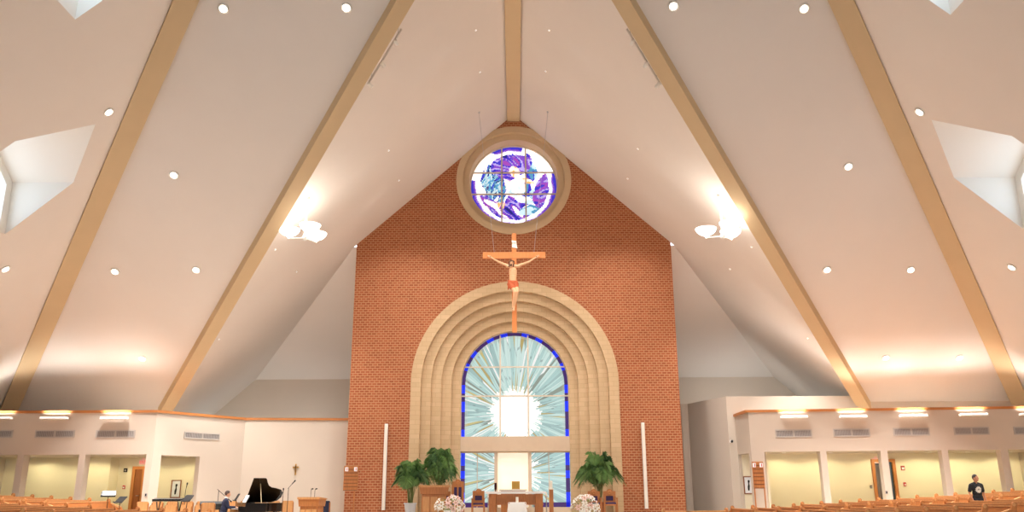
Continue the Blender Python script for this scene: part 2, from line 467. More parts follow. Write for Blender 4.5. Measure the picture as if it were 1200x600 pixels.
ZT = 4.72
LW = Seg((-24.4, 36.8), (-15.62, 36.8)); ul = lambda px: LW.at(px, 550)[0]
opening_wall(LW, 'wall_front_left', LW.L, ZT, [(-0.0 + .1, ul(18)), (ul(26), ul(90.5)), (ul(98), ul(169.5))], 2.95, .45)
AW = Seg((-15.62, 36.8), (-13.0, 40.75))
u0, u1 = AW.at(187.5, 550)[0], AW.at(233, 550)[0]
opening_wall(AW, 'wall_angled_left', AW.L, ZT, [(u0, u1)], 2.93, .3)
CW = Seg((-13.0, 40.75), (-7.85, 41.3)); m = MB(); m.prism([(0, -.6), (CW.L, -.6), (CW.L, ZT), (0, ZT)], 0, .3, CW.to); struct(m.build('wall_choir', WALL))
RW = Seg((10.56, 38.2), (24.4, 36.92)); ur = lambda px: RW.at(px, 550)[0]
opening_wall(RW, 'wall_front_right', RW.L, ZT, [(ur(897.5), ur(963)), (ur(970.5), ur(1034.5)), (ur(1042.5), ur(1106.5)), (ur(1114), ur(1176)), (ur(1185), RW.L - .1)], 2.98, .45)
NW = Seg((10.50, 40.3), (10.56, 38.2)); m = MB()
n0, n1 = 0.08, 1.72
m.prism([(0, -.6), (n0, -.6), (n0, 2.95), (n1, 2.95), (n1, -.6), (NW.L, -.6), (NW.L, ZT), (0, ZT)], 0, .3, lambda u, v, d: (10.5 + .06 * u / NW.L + d, 40.3 - u, v)); struct(m.build('wall_return_right', WALL))
m = MB(); m.prism([(10.53, 40.34), (11.25, 39.6), (11.25, 38.5), (11.35, 38.5), (11.35, 40.4), (10.6, 40.4)], -.6, 3.1, XY); struct(m.build('wall_niche_right', AWALL))
m = MB(); m.box(10.8, 11.25, 38.7, 40.4, 3.0, 3.1); struct(m.build('ceiling_niche', WALL))
# tall chamber wall beside the sanctuary
CH = 5.68
m = MB(); m.prism([(10.13, 40.3), (11.25, 40.3), (11.25, 40.6), (10.3, 40.6), (9.1, 43.9), (8.6, 43.9), (8.6, 43.6), (8.95, 43.75)], -.6, CH, XY); m.box(11.25, 24.4, 40.3, 40.6, 3.1, CH)
struct(m.build('wall_chamber', WALL))
m = MB(); m.box(7.9, 8.99, 43.7, 44.0, -.6, CH - .02); struct(m.build('wall_chamber_return', WALL))
# aisle behind the openings
m = MB(); m.box(-26, -12.9, 42.0, 42.2, -.6, 3.3); m.box(-26, ul(73.5) - 24.4, 41.1, 42.0, -.6, 3.3)
struct(m.build('wall_aisle_left', AWALL))
m = MB(); m.prism([(-24.4, 37.26), (-15.75, 37.26), (-12.9, 41.3), (-12.9, 42.0), (-24.4, 42.0)], 3.02, 3.2, XY); struct(m.build('ceiling_aisle_left', WALL))
m = MB()
dl, dr = P(1026, 560, 41.6).x, P(1047, 560, 41.6).x
m.prism([(11.26, -.6), (dl, -.6), (dl, 2.62), (dr, 2.62), (dr, -.6), (24.7, -.6), (24.7, 3.3), (11.26, 3.3)], 41.6, 41.8, XZ); struct(m.build('wall_aisle_right', AWALL))
m = MB(); m.prism([(11.26, 38.62), (24.4, 37.4), (24.4, 41.6), (11.26, 41.6)], 3.04, 3.2, XY); struct(m.build('ceiling_aisle_right', WALL))
# wood cap along the wall tops
t = MB()
for sg, a_, b_ in ((LW, 0, LW.L + .03), (AW, -.03, AW.L), (CW, 0, CW.L - .02)):
    t.prism([(a_, -.06), (b_, -.06), (b_, .5), (a_, .5)], ZT, ZT + .11, lambda u, v, d, sg=sg: sg.to(u, d, v))
struct(t.build('trim_wall_cap_left', TRIMW))
t = MB(); t.prism([(-.05, -.06), (RW.L, -.06), (RW.L, .5), (-.05, .5)], ZT, ZT + .11, lambda u, v, d: RW.to(u, d, v))
t.box(10.42, 10.9, 38.15, 40.3, ZT, ZT + .11)
struct(t.build('trim_wall_cap_right', TRIMW))

# ------------------------------------------------------------------ floor, platform
m = MB(); nx, ny = 60, 30
xs = [-25 + 50 * i / nx for i in range(nx + 1)]; ys = [-17 + 64 * j / ny for j in range(ny + 1)]
m.add([(x, y, floor_z(x, y)) for y in ys for x in xs], [(j * (nx + 1) + i, j * (nx + 1) + i + 1, (j + 1) * (nx + 1) + i + 1, (j + 1) * (nx + 1) + i) for j in range(ny) for i in range(nx)])
struct(m.build('floor', CARPET, smooth=True))
m = MB(); n = 40
for z0, z1, rx, ry in ((-.4, -.1, 9.6, 8.9), (-.1, .12, 9.2, 8.5), (.12, .35, 8.8, 8.1)):
    m.prism([(rx * cos(pi + pi * i / n), 41.2 + ry * sin(pi + pi * i / n)) for i in range(n + 1)], z0, z1, XY)
struct(m.build('floor_sanctuary_platform', STONE))
m = MB(); m.prism([(-15.0, 31.0), (-9.0, 31.0), (-9.3, 41.4), (-13.0, 40.9), (-15.4, 37.2)], -.4, 0.0, XY); struct(m.build('floor_choir_platform', CARPET))

# ------------------------------------------------------------------ great arched stained window
def rays_mat(name, cx, cz, rburst, burst_soft):
    mm = bpy.data.materials.new(name); mm.use_nodes = True; nt = mm.node_tree; N = nt.nodes; Lk = nt.links; b = N['Principled BSDF']

    def mth(op, a_, b_=None):
        n_ = N.new('ShaderNodeMath'); n_.operation = op
        for i, x in enumerate((a_, b_)):
            if x is None: continue
            if isinstance(x, (int, float)): n_.inputs[i].default_value = x
            else: Lk.new(x, n_.inputs[i])
        return n_.outputs[0]
    tc = N.new('ShaderNodeTexCoord'); sp = N.new('ShaderNodeSeparateXYZ'); Lk.new(tc.outputs['Object'], sp.inputs[0])
    dx = mth('SUBTRACT', sp.outputs[0], cx); dz = mth('SUBTRACT', sp.outputs[2], cz)
    ang = mth('ARCTAN2', dx, dz); rad = mth('SQRT', mth('ADD', mth('MULTIPLY', dx, dx), mth('MULTIPLY', dz, dz)))
    cb = N.new('ShaderNodeCombineXYZ'); Lk.new(mth('MULTIPLY', ang, 26.0), cb.inputs[0]); Lk.new(mth('MULTIPLY', rad, 0.55), cb.inputs[1])
    v = N.new('ShaderNodeTexVoronoi'); v.voronoi_dimensions = '2D'; v.inputs['Scale'].default_value = 1.0; v.inputs['Randomness'].default_value = 0.9; Lk.new(cb.outputs[0], v.inputs['Vector'])
    ve = N.new('ShaderNodeTexVoronoi'); ve.voronoi_dimensions = '2D'; ve.feature = 'DISTANCE_TO_EDGE'; ve.inputs['Scale'].default_value = 1.0; ve.inputs['Randomness'].default_value = 0.9; Lk.new(cb.outputs[0], ve.inputs['Vector'])
    sr = N.new('ShaderNodeSeparateColor'); Lk.new(v.outputs['Color'], sr.inputs[0])
    ramp = N.new('ShaderNodeValToRGB'); ramp.color_ramp.interpolation = 'CONSTANT'
    cs = [(0, (196, 226, 220)), (.26, (176, 210, 206)), (.46, (208, 232, 226)), (.66, (160, 192, 190)), (.76, (250, 252, 248)), (.85, (206, 190, 120)), (.91, (140, 150, 138)), (.96, (186, 164, 96))]
    els = ramp.color_ramp.elements
    for i, (p_, c_) in enumerate(cs):
        e_ = els[i] if i < 2 else els.new(p_)
        e_.position = p_; e_.color = lin(c_)
    Lk.new(sr.outputs[0], ramp.inputs[0])
    lead = mth('LESS_THAN', ve.outputs['Distance'], 0.035)
    m1 = N.new('ShaderNodeMix'); m1.data_type = 'RGBA'; Lk.new(mth('MULTIPLY', lead, 0.55), m1.inputs[0]); Lk.new(ramp.outputs[0], m1.inputs[6]); m1.inputs[7].default_value = lin((110, 132, 134))
    # the white burst of clear glass in the middle, ragged at its rim
    rag = mth('ADD', rad, mth('MULTIPLY', sr.outputs[1], burst_soft))
    br = mth('LESS_THAN', rag, rburst)
    m2 = N.new('ShaderNodeMix'); m2.data_type = 'RGBA'; Lk.new(mth('MULTIPLY', br, 0.93), m2.inputs[0]); Lk.new(m1.outputs[2], m2.inputs[6]); m2.inputs[7].default_value = (1.25, 1.22, 1.15, 1)
    b.inputs['Base Color'].default_value = (.05, .06, .06, 1); b.inputs['Roughness'].default_value = 0.2
    Lk.new(m2.outputs[2], b.inputs['Emission Color']); b.inputs['Emission Strength'].default_value = 1.0
    return mm


YG = 41.3
blue = glass_emit('cobalt_glass', (26, 46, 226), 0.8); viol = glass_emit('dark_violet_glass', (58, 36, 92), 0.8)


def border(mb, path, w, mis):
    for i in range(len(path) - 1):
        (x0, z0), (x1, z1) = path[i], path[i + 1]
        mb.mi = mis[i % len(mis)]
        n0 = w(x0, z0); n1_ = w(x1, z1)
        mb.add([(x0, YG - .02, z0), (x1, YG - .02, z1), (n1_[0], YG - .02, n1_[1]), (n0[0], YG - .02, n0[1])], [(0, 1, 2, 3)])


zb, zl, zbot = 3.89, 3.2, 0.62
R0 = 2.64
win = MB()
for x in (-.72, .66): win.box(x - .035, x + .035, YG - .1, YG - .01, zb, AZ + sqrt(2.6 ** 2 - x * x))
for z in (7.29, 5.86): win.box(-2.45 if z > 6.9 else -2.62, 2.45 if z > 6.9 else 2.62, YG - .09, YG - .01, z - .03, z + .03)
win.prism([(2.68, zb - .1)] + arc(0, 6.41, 2.68, 0, pi, 40) + [(-2.68, zb - .1), (-2.62, zb - .1)] + arc(0, 6.41, 2.62, pi, 0, 40) + [(2.62, zb - .1)], YG - .12, YG, XZ)
wo = struct(win.build('window_1', LEADW))
g = MB(); g.prism([(2.64, zb - .1)] + arc(0, 6.41, 2.64, 0, pi, 48) + [(-2.64, zb - .1)], YG, YG + .03, XZ)
g.build('stained_pane', rays_mat('sunray_glass', 0.0, 4.99, 1.42, 0.42), wo)
bd = MB(); path = [(2.62, z) for z in (3.9, 4.25, 4.75, 5.1, 5.6, 6.0)] + arc(0, 6.41, 2.62, 0, pi, 22) + [(-2.62, z) for z in (6.0, 5.6, 5.1, 4.75, 4.25, 3.9)]


def inward(x, z):
    if z <= 6.41: return (x - math.copysign(.17, x), z)
    k = (2.62 - .17) / 2.62; return (x * k, 6.41 + (z - 6.41) * k)


border(bd, path, inward, [0, 1, 1, 0, 1]); bd.build('blue_border', [blue, viol], wo)
ln = MB()
for rr_ in (2.36, 2.42):
    ln.prism([(rr_, zb)] + arc(0, 6.41, rr_, 0, pi, 40) + [(-rr_, zb), (-rr_ + .015, zb)] + arc(0, 6.41, rr_ - .015, pi, 0, 40) + [(rr_ - .015, zb)], YG - .03, YG - .005, XZ)
ln.build('pale_edge_lines', mat('pale_came', (206, 214, 214), 0.5), wo)
b = MB(); b.box(-2.63, 2.63, 40.92, 41.6, zl, zb); struct(b.build('trim_window_lintel', mat('lintel_stone', (214, 188, 160), 0.8, vary=0.02)))
win = MB()
for x in (-1.0, -.84, .62, .78): pass
win.box(-1.0, -.84, YG - .25, YG, .5, zl); win.box(.62, .78, YG - .25, YG, .5, zl)
win.box(-2.66, 2.66, YG - .1, YG, zl - .06, zl); win.box(-2.66, 2.66, YG - .2, YG + .02, .35, .62)
win.box(-1.84, -1.81, YG - .06, YG, .6, zl); win.box(1.60, 1.63, YG - .06, YG, .6, zl)
wo = struct(win.build('window_2', mat('pale_stone_mullion', (226, 204, 178), 0.7)))
for a_, b_ in ((-2.64, -1.0), (.78, 2.64)):
    g = MB(); g.box(a_, b_, YG, YG + .03, .6, zl); g.build('stained_pane', rays_mat('sunray_glass_low' + ('_a' if a_ < 0 else '_b'), 0.0, 2.2, 1.35, 0.9), wo)
g = MB(); g.box(-.84, .62, YG - .02, YG + .03, .6, zl); g.build('onyx_panel', mat('onyx_glow', (255, 240, 218), 0.35, emit=0.62, vary=0.16, scale=2.5), wo)
bd = MB()
for sx in (-1, 1):
    pth = [(sx * 2.62, z) for z in (3.14, 2.85, 2.55, 2.3, 1.95, 1.6, 1.3, 1.0, .62)]
    border(bd, pth, lambda x, z: (x - math.copysign(.2, x), z), [0, 0, 1, 0, 1, 1, 0, 0])
    bd.mi = 1
    bd.add([(sx * 2.62, YG - .02, .62), (sx * .9, YG - .02, .62), (sx * .9, YG - .02, .84), (sx * 2.62, YG - .02, .84)], [(0, 1, 2, 3)])
bd.build('blue_border', [blue, viol], wo)

# ------------------------------------------------------------------ round window: leaded shards
ws = MB(); RZ, RY, RR = 16.96 - .22, 41.0, 2.30
pal = [glass_emit('clear_bright_glass', (255, 255, 255), 1.25), glass_emit('ultramarine_glass', (58, 50, 190), 0.95), glass_emit('purple_glass', (122, 72, 190), 0.95),
       glass_emit('lilac_glass', (172, 160, 236), 1.0), glass_emit('teal_glass', (78, 146, 186), 0.95), glass_emit('pale_aqua_glass', (186, 222, 236), 1.05), glass_emit('navy_glass', (36, 38, 128), 0.8),
       glass_emit('amber_glass', (236, 176, 108), 1.0), glass_emit('rose_glass', (150, 70, 178), 0.95), glass_emit('skin_glass', (252, 232, 222), 1.1)]
rng = random.Random(5)


from mathutils import noise


def rose_col(x, z):
    """colour of the glass at a point of the round picture, in units of the window radius"""
    r_ = sqrt(x * x + z * z)

    def pick(cols, ang, f=9.0):                       # leaded streaks that run along the direction ang
        a_ = x * cos(ang) + z * sin(ang); b_ = -x * sin(ang) + z * cos(ang)
        v_ = noise.noise((a_ * f * .28, b_ * f, len(cols) * 3.7)) * .95 + .5
        return cols[min(len(cols) - 1, max(0, int(v_ * len(cols))))]
    e = lambda cx, cz_, a_, b_, t=0: (((x - cx) * cos(t) + (z - cz_) * sin(t)) / a_) ** 2 + ((-(x - cx) * sin(t) + (z - cz_) * cos(t)) / b_) ** 2 < 1
    th = atan2(z, x)
    if r_ > .87:
        if z > .15 and not (-.5 < x < .2 and z > .8) and not (x > .85 and z < .35): return 0
        return pick([3, 2, 1, 3], th + 1.57)
    if r_ > .80 and (z < .5 or x < .3): return 0
    if e(.02, .36, .12, .14): return pick([9, 9, 9, 7, 0], 1.2, 14)             # pale face
    if e(-.20, .46, .32, .36) and z > .13 - .5 * (x + .1): return pick([6, 1, 1, 2, 3, 1, 2, 8], 2.6)
    if e(.16, .60, .26, .30): return pick([1, 2, 3, 1, 8], 2.2)
    if e(.26, .15, .22, .055, -.25): return pick([9, 9, 7], .1, 14)             # reaching arm
    if e(.04, .0, .23, .26): return pick([0, 5, 0, 0, 9], 1.0)
    if e(-.46, .08, .26, .48, .4): return pick([5, 4, 5, 6, 4, 1, 0], 1.2, 11)
    if e(.40, .36, .15, .24): return pick([5, 4, 1, 5, 0], 1.8, 11)
    if e(.28, .0, .12, .2): return pick([6, 1, 4], 1.3)
    if e(.66, -.10, .2, .42, -.3): return pick([2, 1, 3, 2, 8, 1], .5)
    if e(.42, -.17, .24, .12): return pick([4, 5, 1], .2)
    if e(.44, -.33, .40, .11, -.12): return pick([0, 0, 5, 0], .0)
    if e(.46, -.55, .36, .13, .2): return pick([5, 4, 0, 1], .3)
    if e(-.30, -.40, .09, .14): return pick([7, 9, 8], 1.2, 14)
    if e(-.20, -.22, .07, .34, -.5): return pick([9, 0], 1.2)
    if z < -.2 and x < .6: return pick([6, 1, 1, 2, 3, 1, 2, 8, 0], -.7)
    if z < -.4: return pick([1, 4, 3], .2)
    return 0


NS = 76; gp = {}
for i in range(NS + 1):
    for j in range(NS + 1):
        gp[i, j] = (-1 + 2 * i / NS + rng.uniform(-.012, .012), -1 + 2 * j / NS + rng.uniform(-.012, .012))
for i in range(NS):
    for j in range(NS):
        q = [gp[i, j], gp[i + 1, j], gp[i + 1, j + 1], gp[i, j + 1]]
        tri = [(q[0], q[1], q[2]), (q[0], q[2], q[3])] if (i + j) % 3 else [(q[0], q[1], q[3]), (q[1], q[2], q[3])]
        for t_ in tri:
            cx = sum(p[0] for p in t_) / 3; cy = sum(p[1] for p in t_) / 3
            if cx * cx + cy * cy > 1.02: continue
            ws.mi = rose_col(cx + .012 * sin(cy * 17), cy + .012 * sin(cx * 15))
            ws.add([(p[0] * RR, RY, RZ + p[1] * RR) for p in t_], [(0, 1, 2)])
win = MB()
for x in (-.63, .63): win.box(x - .04, x + .04, RY - .1, RY - .01, RZ - sqrt(RR * RR - x * x), RZ + sqrt(RR * RR - x * x))
for z in (17.5, 16.3):
    h = sqrt(RR * RR - (z - RZ) ** 2); win.box(-h, h, RY - .1, RY - .01, z - .035, z + .035)
win.prism(arc(0, RZ, 2.32, 0, 2 * pi, 64)[:-1], RY - .12, RY + .05, XZ, holes=[arc(0, RZ, 2.24, 0, 2 * pi, 64)[:-1]])
wo = struct(win.build('window_3', LEADW)); ws.build('stained_pane', pal, wo, recalc=False)

# ------------------------------------------------------------------ doors
m = MB(); yl = 42.0; x0, x1 = P(153.5, 575, yl).x, P(169, 575, yl).x; fz = floor_z(18, 0)
m.prism([(x0, fz), (x1, fz), (x1, 2.62), (x0, 2.62)], yl - .09, yl, XZ, holes=[])
do = MB(); do.prism([(x0, fz), (x0 + .14, fz), (x0 + .14, 2.48), (x1 - .14, 2.48), (x1 - .14, fz), (x1, fz), (x1, 2.62), (x0, 2.62)], yl - .12, yl, XZ)
d1 = struct(do.build('door_1', TRIMW))
lf = MB(); lf.box(x0 + .14, x1 - .14, yl - .05, yl - .002, fz, 2.48)
for k in range(4): lf.box(x0 + .2, x1 - .2, yl - .065, yl - .05, fz + .15 + k * .56, fz + .6 + k * .56)
lf.build('door_leaf', mat('brown_door', (150, 88, 46), 0.45, vary=0.12, scale=3, stretch=(6, 6, 1)), d1)
h = MB(); h.tube([(x1 - .22, yl - .05, fz + 1.02), (x1 - .22, yl - .12, fz + 1.02), (x1 - .34, yl - .12, fz + 1.02)], .012); h.build('door_handle', STEEL, d1)
yr = 41.6; do = MB(); fz = floor_z(17, 0)
do.prism([(dl - .14, fz), (dl, fz), (dl, 2.62), (dr, 2.62), (dr, fz), (dr + .14, fz), (dr + .14, 2.76), (dl - .14, 2.76)], yr - .1, yr + .22, XZ)
d2 = struct(do.build('door_2', TRIMW))
st = MB(); st.prism([(dl, fz), (dr, fz), (dr, 2.62), (dl, 2.62)], yr + .06, yr + .11, XZ, holes=[[(dl + .1, fz + .25), (dr - .1, fz + .25), (dr - .1, 2.5), (dl + .1, 2.5)]])
st.box(dl + .42, dl + .48, yr + .06, yr + .11, fz + .25, 2.5)
st.build('door_stile', mat('bronze_stile', (92, 104, 112), 0.4), d2)
g = MB(); g.box(dl + .1, dr - .1, yr + .08, yr + .09, fz + .25, 2.5); g.build('door_glass', MATS['clear_glass'], d2)
m = MB(); m.box(dl - 1.5, dr + 1.5, 45.4, 45.6, -.6, 1.5); struct(m.build('wall_vestibule', mat('vestibule_blue', (150, 176, 196), 0.8)))

# ================================================================== LAMPS
def down_ray(px, py, pid):
    sx = -1 if px < 600 else 1
    if pid == 'A': n, d = (sx * SA, 0, 1), ZR
    elif pid == 'B': n, d = (0, SB, 1), 5.2 + SB * EB
    else: n, d = (sx * SCc, 0, 1), 5.2 + SCc * XE
    n = Vector(n); return on_plane(px, py, n, d), n.normalized()


def downlight(px, py, pid, label, small=False):
    p, n = down_ray(px, py, pid)
    if small:
        t = thing('pinpoint_light', label, 'ceiling light', p, 0, 'pinpoint lights on the gable slopes')
        a_ = MB(); a_.lathe([(.045, .0), (.055, -.02), (.04, -.03)], n=12, ax=n); a_.build('trim_ring', WHITE, t, smooth=True)
        a_ = MB(); a_.lathe([(.028, -.025), (.03, -.035), (.012, -.045)], n=12, ax=n); a_.build('lens', LEDS, t, smooth=True)
        lamp('pinpoint_lamp', 'SPOT', -n * .1, (0, 0, -1), L_PIN, WARM, t, size=.05, angle=112, blend=.7)
        return
    t = thing('recessed_downlight', label, 'ceiling light', p, 0, 'recessed downlights in the ceiling')
    a_ = MB(); a_.lathe([(.17, .0), (.19, -.03), (.15, -.05), (.135, -.03)], n=20, ax=n); a_.build('trim_ring', WHITE, t, smooth=True)
    a_ = MB(); a_.lathe([(.13, -.02), (.125, -.055), (.06, -.08)], n=20, ax=n); a_.build('lens', LED, t, smooth=True)
    lamp('downlight_lamp', 'SPOT', Vector((0, 0, 0)) - n * .14, (0, 0, -1), L_DOWN, WARM, t, size=0.1, angle=76, blend=0.6)


for px, py, pid, lab in (
    (262, 10, 'B', 'recessed downlight at the top edge left, nearer the outer beam, on the broad white slope'),
    (406, 9, 'B', 'recessed downlight at the top edge left, close to the inner valley beam'),
    (204, 205, 'B', 'recessed downlight alone midway up the broad slope on the left'),
    (135, 318, 'B', 'left of two level recessed downlights low on the left broad slope, by the outer beam'),
    (230, 316, 'B', 'right of two level recessed downlights low on the left broad slope, by the inner beam'),
    (167, 420, 'B', 'lowest recessed downlight on the left broad slope, above the cove light'),
    (127, 131, 'C', 'recessed downlight on the dim side slope right of the big left dormer'),
    (6, 315, 'C', 'recessed downlight at the left edge of the picture below the left dormer'),
    (789, 7, 'B', 'recessed downlight at the top edge right, close to the inner valley beam'),
    (942, 10, 'B', 'recessed downlight at the top edge right, nearer the outer beam'),
    (994, 195, 'B', 'recessed downlight alone midway up the broad slope on the right'),
    (969, 316, 'B', 'left of two level recessed downlights low on the right broad slope, by the inner beam'),
    (1067, 316, 'B', 'right of two level recessed downlights low on the right broad slope, by the outer beam'),
    (1038, 419, 'B', 'lower left recessed downlight of the lowest pair on the right broad slope'),
    (1124, 419, 'B', 'lower right recessed downlight of the lowest pair on the right broad slope'),
    (1078, 131, 'C', 'recessed downlight on the dim side slope left of the big right dormer'),
    (1186, 313, 'C', 'recessed downlight near the right edge of the picture below the right dormer')):
    downlight(px, py, pid, lab)
for px, py, lab in (
    (322, 292, 'pinpoint light just below the left chandelier, beside the valley beam'),
    (347, 318, 'pinpoint light below and right of the left chandelier on the gable slope'),
    (256, 397, 'lowest pinpoint light on the left gable slope beside the valley beam'),
    (455, 176, 'upper pinpoint light left of the round window on the white gable slope'),
    (467, 211, 'lower pinpoint light left of the round window on the white gable slope'),
    (557, 35, 'upper pinpoint light left of the ridge beam'),
    (562, 84, 'lower pinpoint light left of the ridge beam'),
    (644, 35, 'upper pinpoint light right of the ridge beam'),
    (640, 83, 'lower pinpoint light right of the ridge beam'),
    (748, 174, 'upper pinpoint light right of the round window on the white gable slope'),
    (736, 209, 'lower pinpoint light right of the round window on the white gable slope'),
    (881, 289, 'pinpoint light just below the right chandelier, beside the valley beam'),
    (856, 315, 'pinpoint light below the right chandelier on the gable slope'),
    (947, 396, 'lowest pinpoint light on the right gable slope beside the valley beam')):
    downlight(px, py, 'A', lab, True)


def chandelier(x, y, zhub, a0, label):
    t = thing('bowl_chandelier', label, 'chandelier', (x, y, zhub), 0, 'three bowl chandeliers')
    ztop = ZR - SA * abs(x) - zhub
    a_ = MB(); a_.tube([(0, 0, 1.25), (0, 0, ztop)], .012, 6); a_.lathe([(.05, ztop - .1), (.11, ztop - .02), (.11, ztop + .1)], n=14); a_.build('cable', WHITE, t)
    a_ = MB(); a_.lathe([(.03, -.12), (.09, -.08), (.1, .06), (.06, .12), (.045, .2), (.045, 1.1), (.07, 1.16), (.05, 1.25)], n=14); a_.build('stem', WHITE, t, smooth=True)
    for k in range(3):
        g_ = a0 + k * 2 * pi / 3; dx, dy = .64 * cos(g_), .64 * sin(g_); zb_ = .06
        a_ = MB(); a_.tube([(0, 0, 0), (dx, dy, 0.0), (dx, dy, zb_)], .028, 8); a_.build('arm', WHITE, t)
        a_ = MB(); a_.lathe([(.03, -.09), (.055, -.05), (.04, -.01), (.14, .02), (.27, .09), (.37, .18), (.42, .30), (.405, .305), (.35, .19), (.25, .11), (.1, .05)], c=(dx, dy, .08), n=28)
        a_.build('bowl_shade', BOWL, t, smooth=True)
        lamp('bowl_lamp', 'POINT', (dx, dy, .36), (0, 0, 1), L_CHAND / 3, TUBE, t, size=.25)


h = P(357, 279, 32.0); chandelier(h.x, h.y, h.z, radians(180), 'glowing white chandelier hanging over the left side, left of the brick gable')
h = P(847, 277, 32.0); chandelier(h.x, h.y, h.z, radians(165), 'glowing white chandelier hanging over the right side, right of the brick gable')


def wall_fixture(seg, pxc, py, label, a_px=None):
    u, z = seg.at(pxc, py); w_ = 0.58
    t = thing('wall_cove_light', label, 'wall light', seg.to(u, z, 0), atan2(seg.d.y, seg.d.x), 'linear cove lights on the side walls')
    a_ = MB(); a_.cbox(-w_, w_, -.40, -.12, -.075, -.045, .01)
    a_.box(-w_, w_, -.135, -.12, -.06, .035)
    for x in (-.35, .35): a_.box(x - .03, x + .03, -.14, .0, -.07, -.01)
    a_.build('housing', WHITE, t)
    a_ = MB(); a_.cbox(-w_ + .02, w_ - .02, -.38, -.14, -.05, .03, .02); a_.build('diffuser', TUBEM, t)
    lamp('cove_lamp', 'AREA', (0, -.26, .06), (0, .5, 1), L_TUBE, TUBE, t, size=1.1, size_y=.16, spread=84)


def vent(seg, px0, px1, py0, py1, label):
    u0_, z1 = seg.at(px0, py0); u1_, z0 = seg.at(px1, py1); z1 = max(z1, seg.at(px1, py0)[1] * .5 + z1 * .5)
    w_, h_ = (u1_ - u0_) / 2, (z1 - z0) / 2
    t = thing('air_vent', label, 'air vent', seg.to((u0_ + u1_) / 2, (z0 + z1) / 2, 0), atan2(seg.d.y, seg.d.x), 'wall air vents')
    a_ = MB(); a_.prism([(-w_, -h_), (w_, -h_), (w_, h_), (-w_, h_)], -.03, 0, XZ, holes=[[(-w_ + .05, -h_ + .05), (-.03, -h_ + .05), (-.03, h_ - .05), (-w_ + .05, h_ - .05)], [(.03, -h_ + .05), (w_ - .05, -h_ + .05), (w_ - .05, h_ - .05), (.03, h_ - .05)]])
    a_.build('vent_frame', mat('vent_frame_grey', (190, 182, 174), 0.6), t)
    for s_ in (-1, 1):
        b_ = MB(); x0_, x1_ = (-w_ + .05, -.03) if s_ < 0 else (.03, w_ - .05); n_ = 13
        b_.mi = 1; b_.add([(x0_, -.004, -h_ + .05), (x1_, -.004, -h_ + .05), (x1_, -.004, h_ - .05), (x0_, -.004, h_ - .05)], [(0, 1, 2, 3)])
        b_.mi = 0
        for i in range(n_):
            x = x0_ + (x1_ - x0_) * (i + .5) / n_; b_.box(x - .02, x + .02, -.022, -.006, -h_ + .05, h_ - .05)
        b_.build('grille', [GREY, GREYD], t)


for seg, pc, py, lab in ((LW, 2, 490, 'linear wall light cut by the left edge of the picture'), (LW, 67, 490, 'linear wall light on the left wall, second column bay from the edge'), (LW, 137, 490, 'linear wall light on the left wall nearest the angled wall'),
                         (RW, 929, 488.5, 'linear wall light on the right wall nearest the brick gable'), (RW, 998, 488, 'second linear wall light on the right wall counting outward from the altar'), (RW, 1068, 487, 'third linear wall light on the right wall counting outward from the altar'), (RW, 1138, 486, 'fourth linear wall light on the right wall, over the man'), (RW, 1208, 485.5, 'linear wall light cut by the right edge of the picture')):
    wall_fixture(seg, pc, py, lab)
for seg, a_, b_, c_, d_, lab in ((LW, -30, 14.5, 504, 513, 'grey air vent cut by the left edge of the picture'), (LW, 42, 87, 504, 513, 'grey air vent on the left wall above the second opening'), (LW, 113, 158, 504, 513, 'grey air vent on the left wall above the brown door'), (AW, 216, 257, 507, 516, 'grey air vent on the angled wall above the framed picture'),
                                 (RW, 908, 952, 503.5, 512.5, 'grey air vent on the right wall above the hymn board bay'), (RW, 976, 1020, 502.5, 511.5, 'grey air vent on the right wall above the bay left of the open door'), (RW, 1046, 1090, 501.5, 510.5, 'grey air vent on the right wall just right of the open door'), (RW, 1117, 1160, 500.5, 509.5, 'grey air vent on the right wall above the standing man'), (RW, 1187, 1231, 500, 509, 'grey air vent cut by the right edge of the picture')):
    vent(seg, a_, b_, c_, d_, lab)


def aisle_light(x, y, z, label):
    t = thing('aisle_downlight', label, 'ceiling light', (x, y, z), 0, 'downlights in the aisle ceilings')
    a_ = MB(); a_.lathe([(.1, .0), (.1, -.02), (.08, -.02)], n=16); a_.build('trim_ring', WHITE, t)
    a_ = MB(); a_.lathe([(.075, -.005), (.075, -.018)], n=16); a_.build('lens', LEDS, t)
    lamp('aisle_lamp', 'SPOT', (0, 0, -.05), (0, .12, -1), L_AISLE, AISLE, t, size=.06, angle=156, blend=.3)


for i, x in enumerate((-22.5, -20.0, -18.0, -15.6)):
    aisle_light(x, 40.7 if x > -19.4 else 39.9, 3.02, ('recessed light in the left aisle ceiling above the outermost bay', 'recessed light in the left aisle ceiling above the second bay', 'recessed light in the left aisle ceiling before the brown door', 'recessed light in the left aisle ceiling over the framed picture')[i])
for i, x in enumerate((12.7, 14.9, 17.5, 19.6, 21.4, 23.4)):
    aisle_light(x, 40.4, 3.04, 'recessed light in the right aisle ceiling, ' + ('nearest the hymn board', 'second from the hymn board', 'before the open door', 'right of the open door', 'behind the standing man', 'at the outer end')[i])


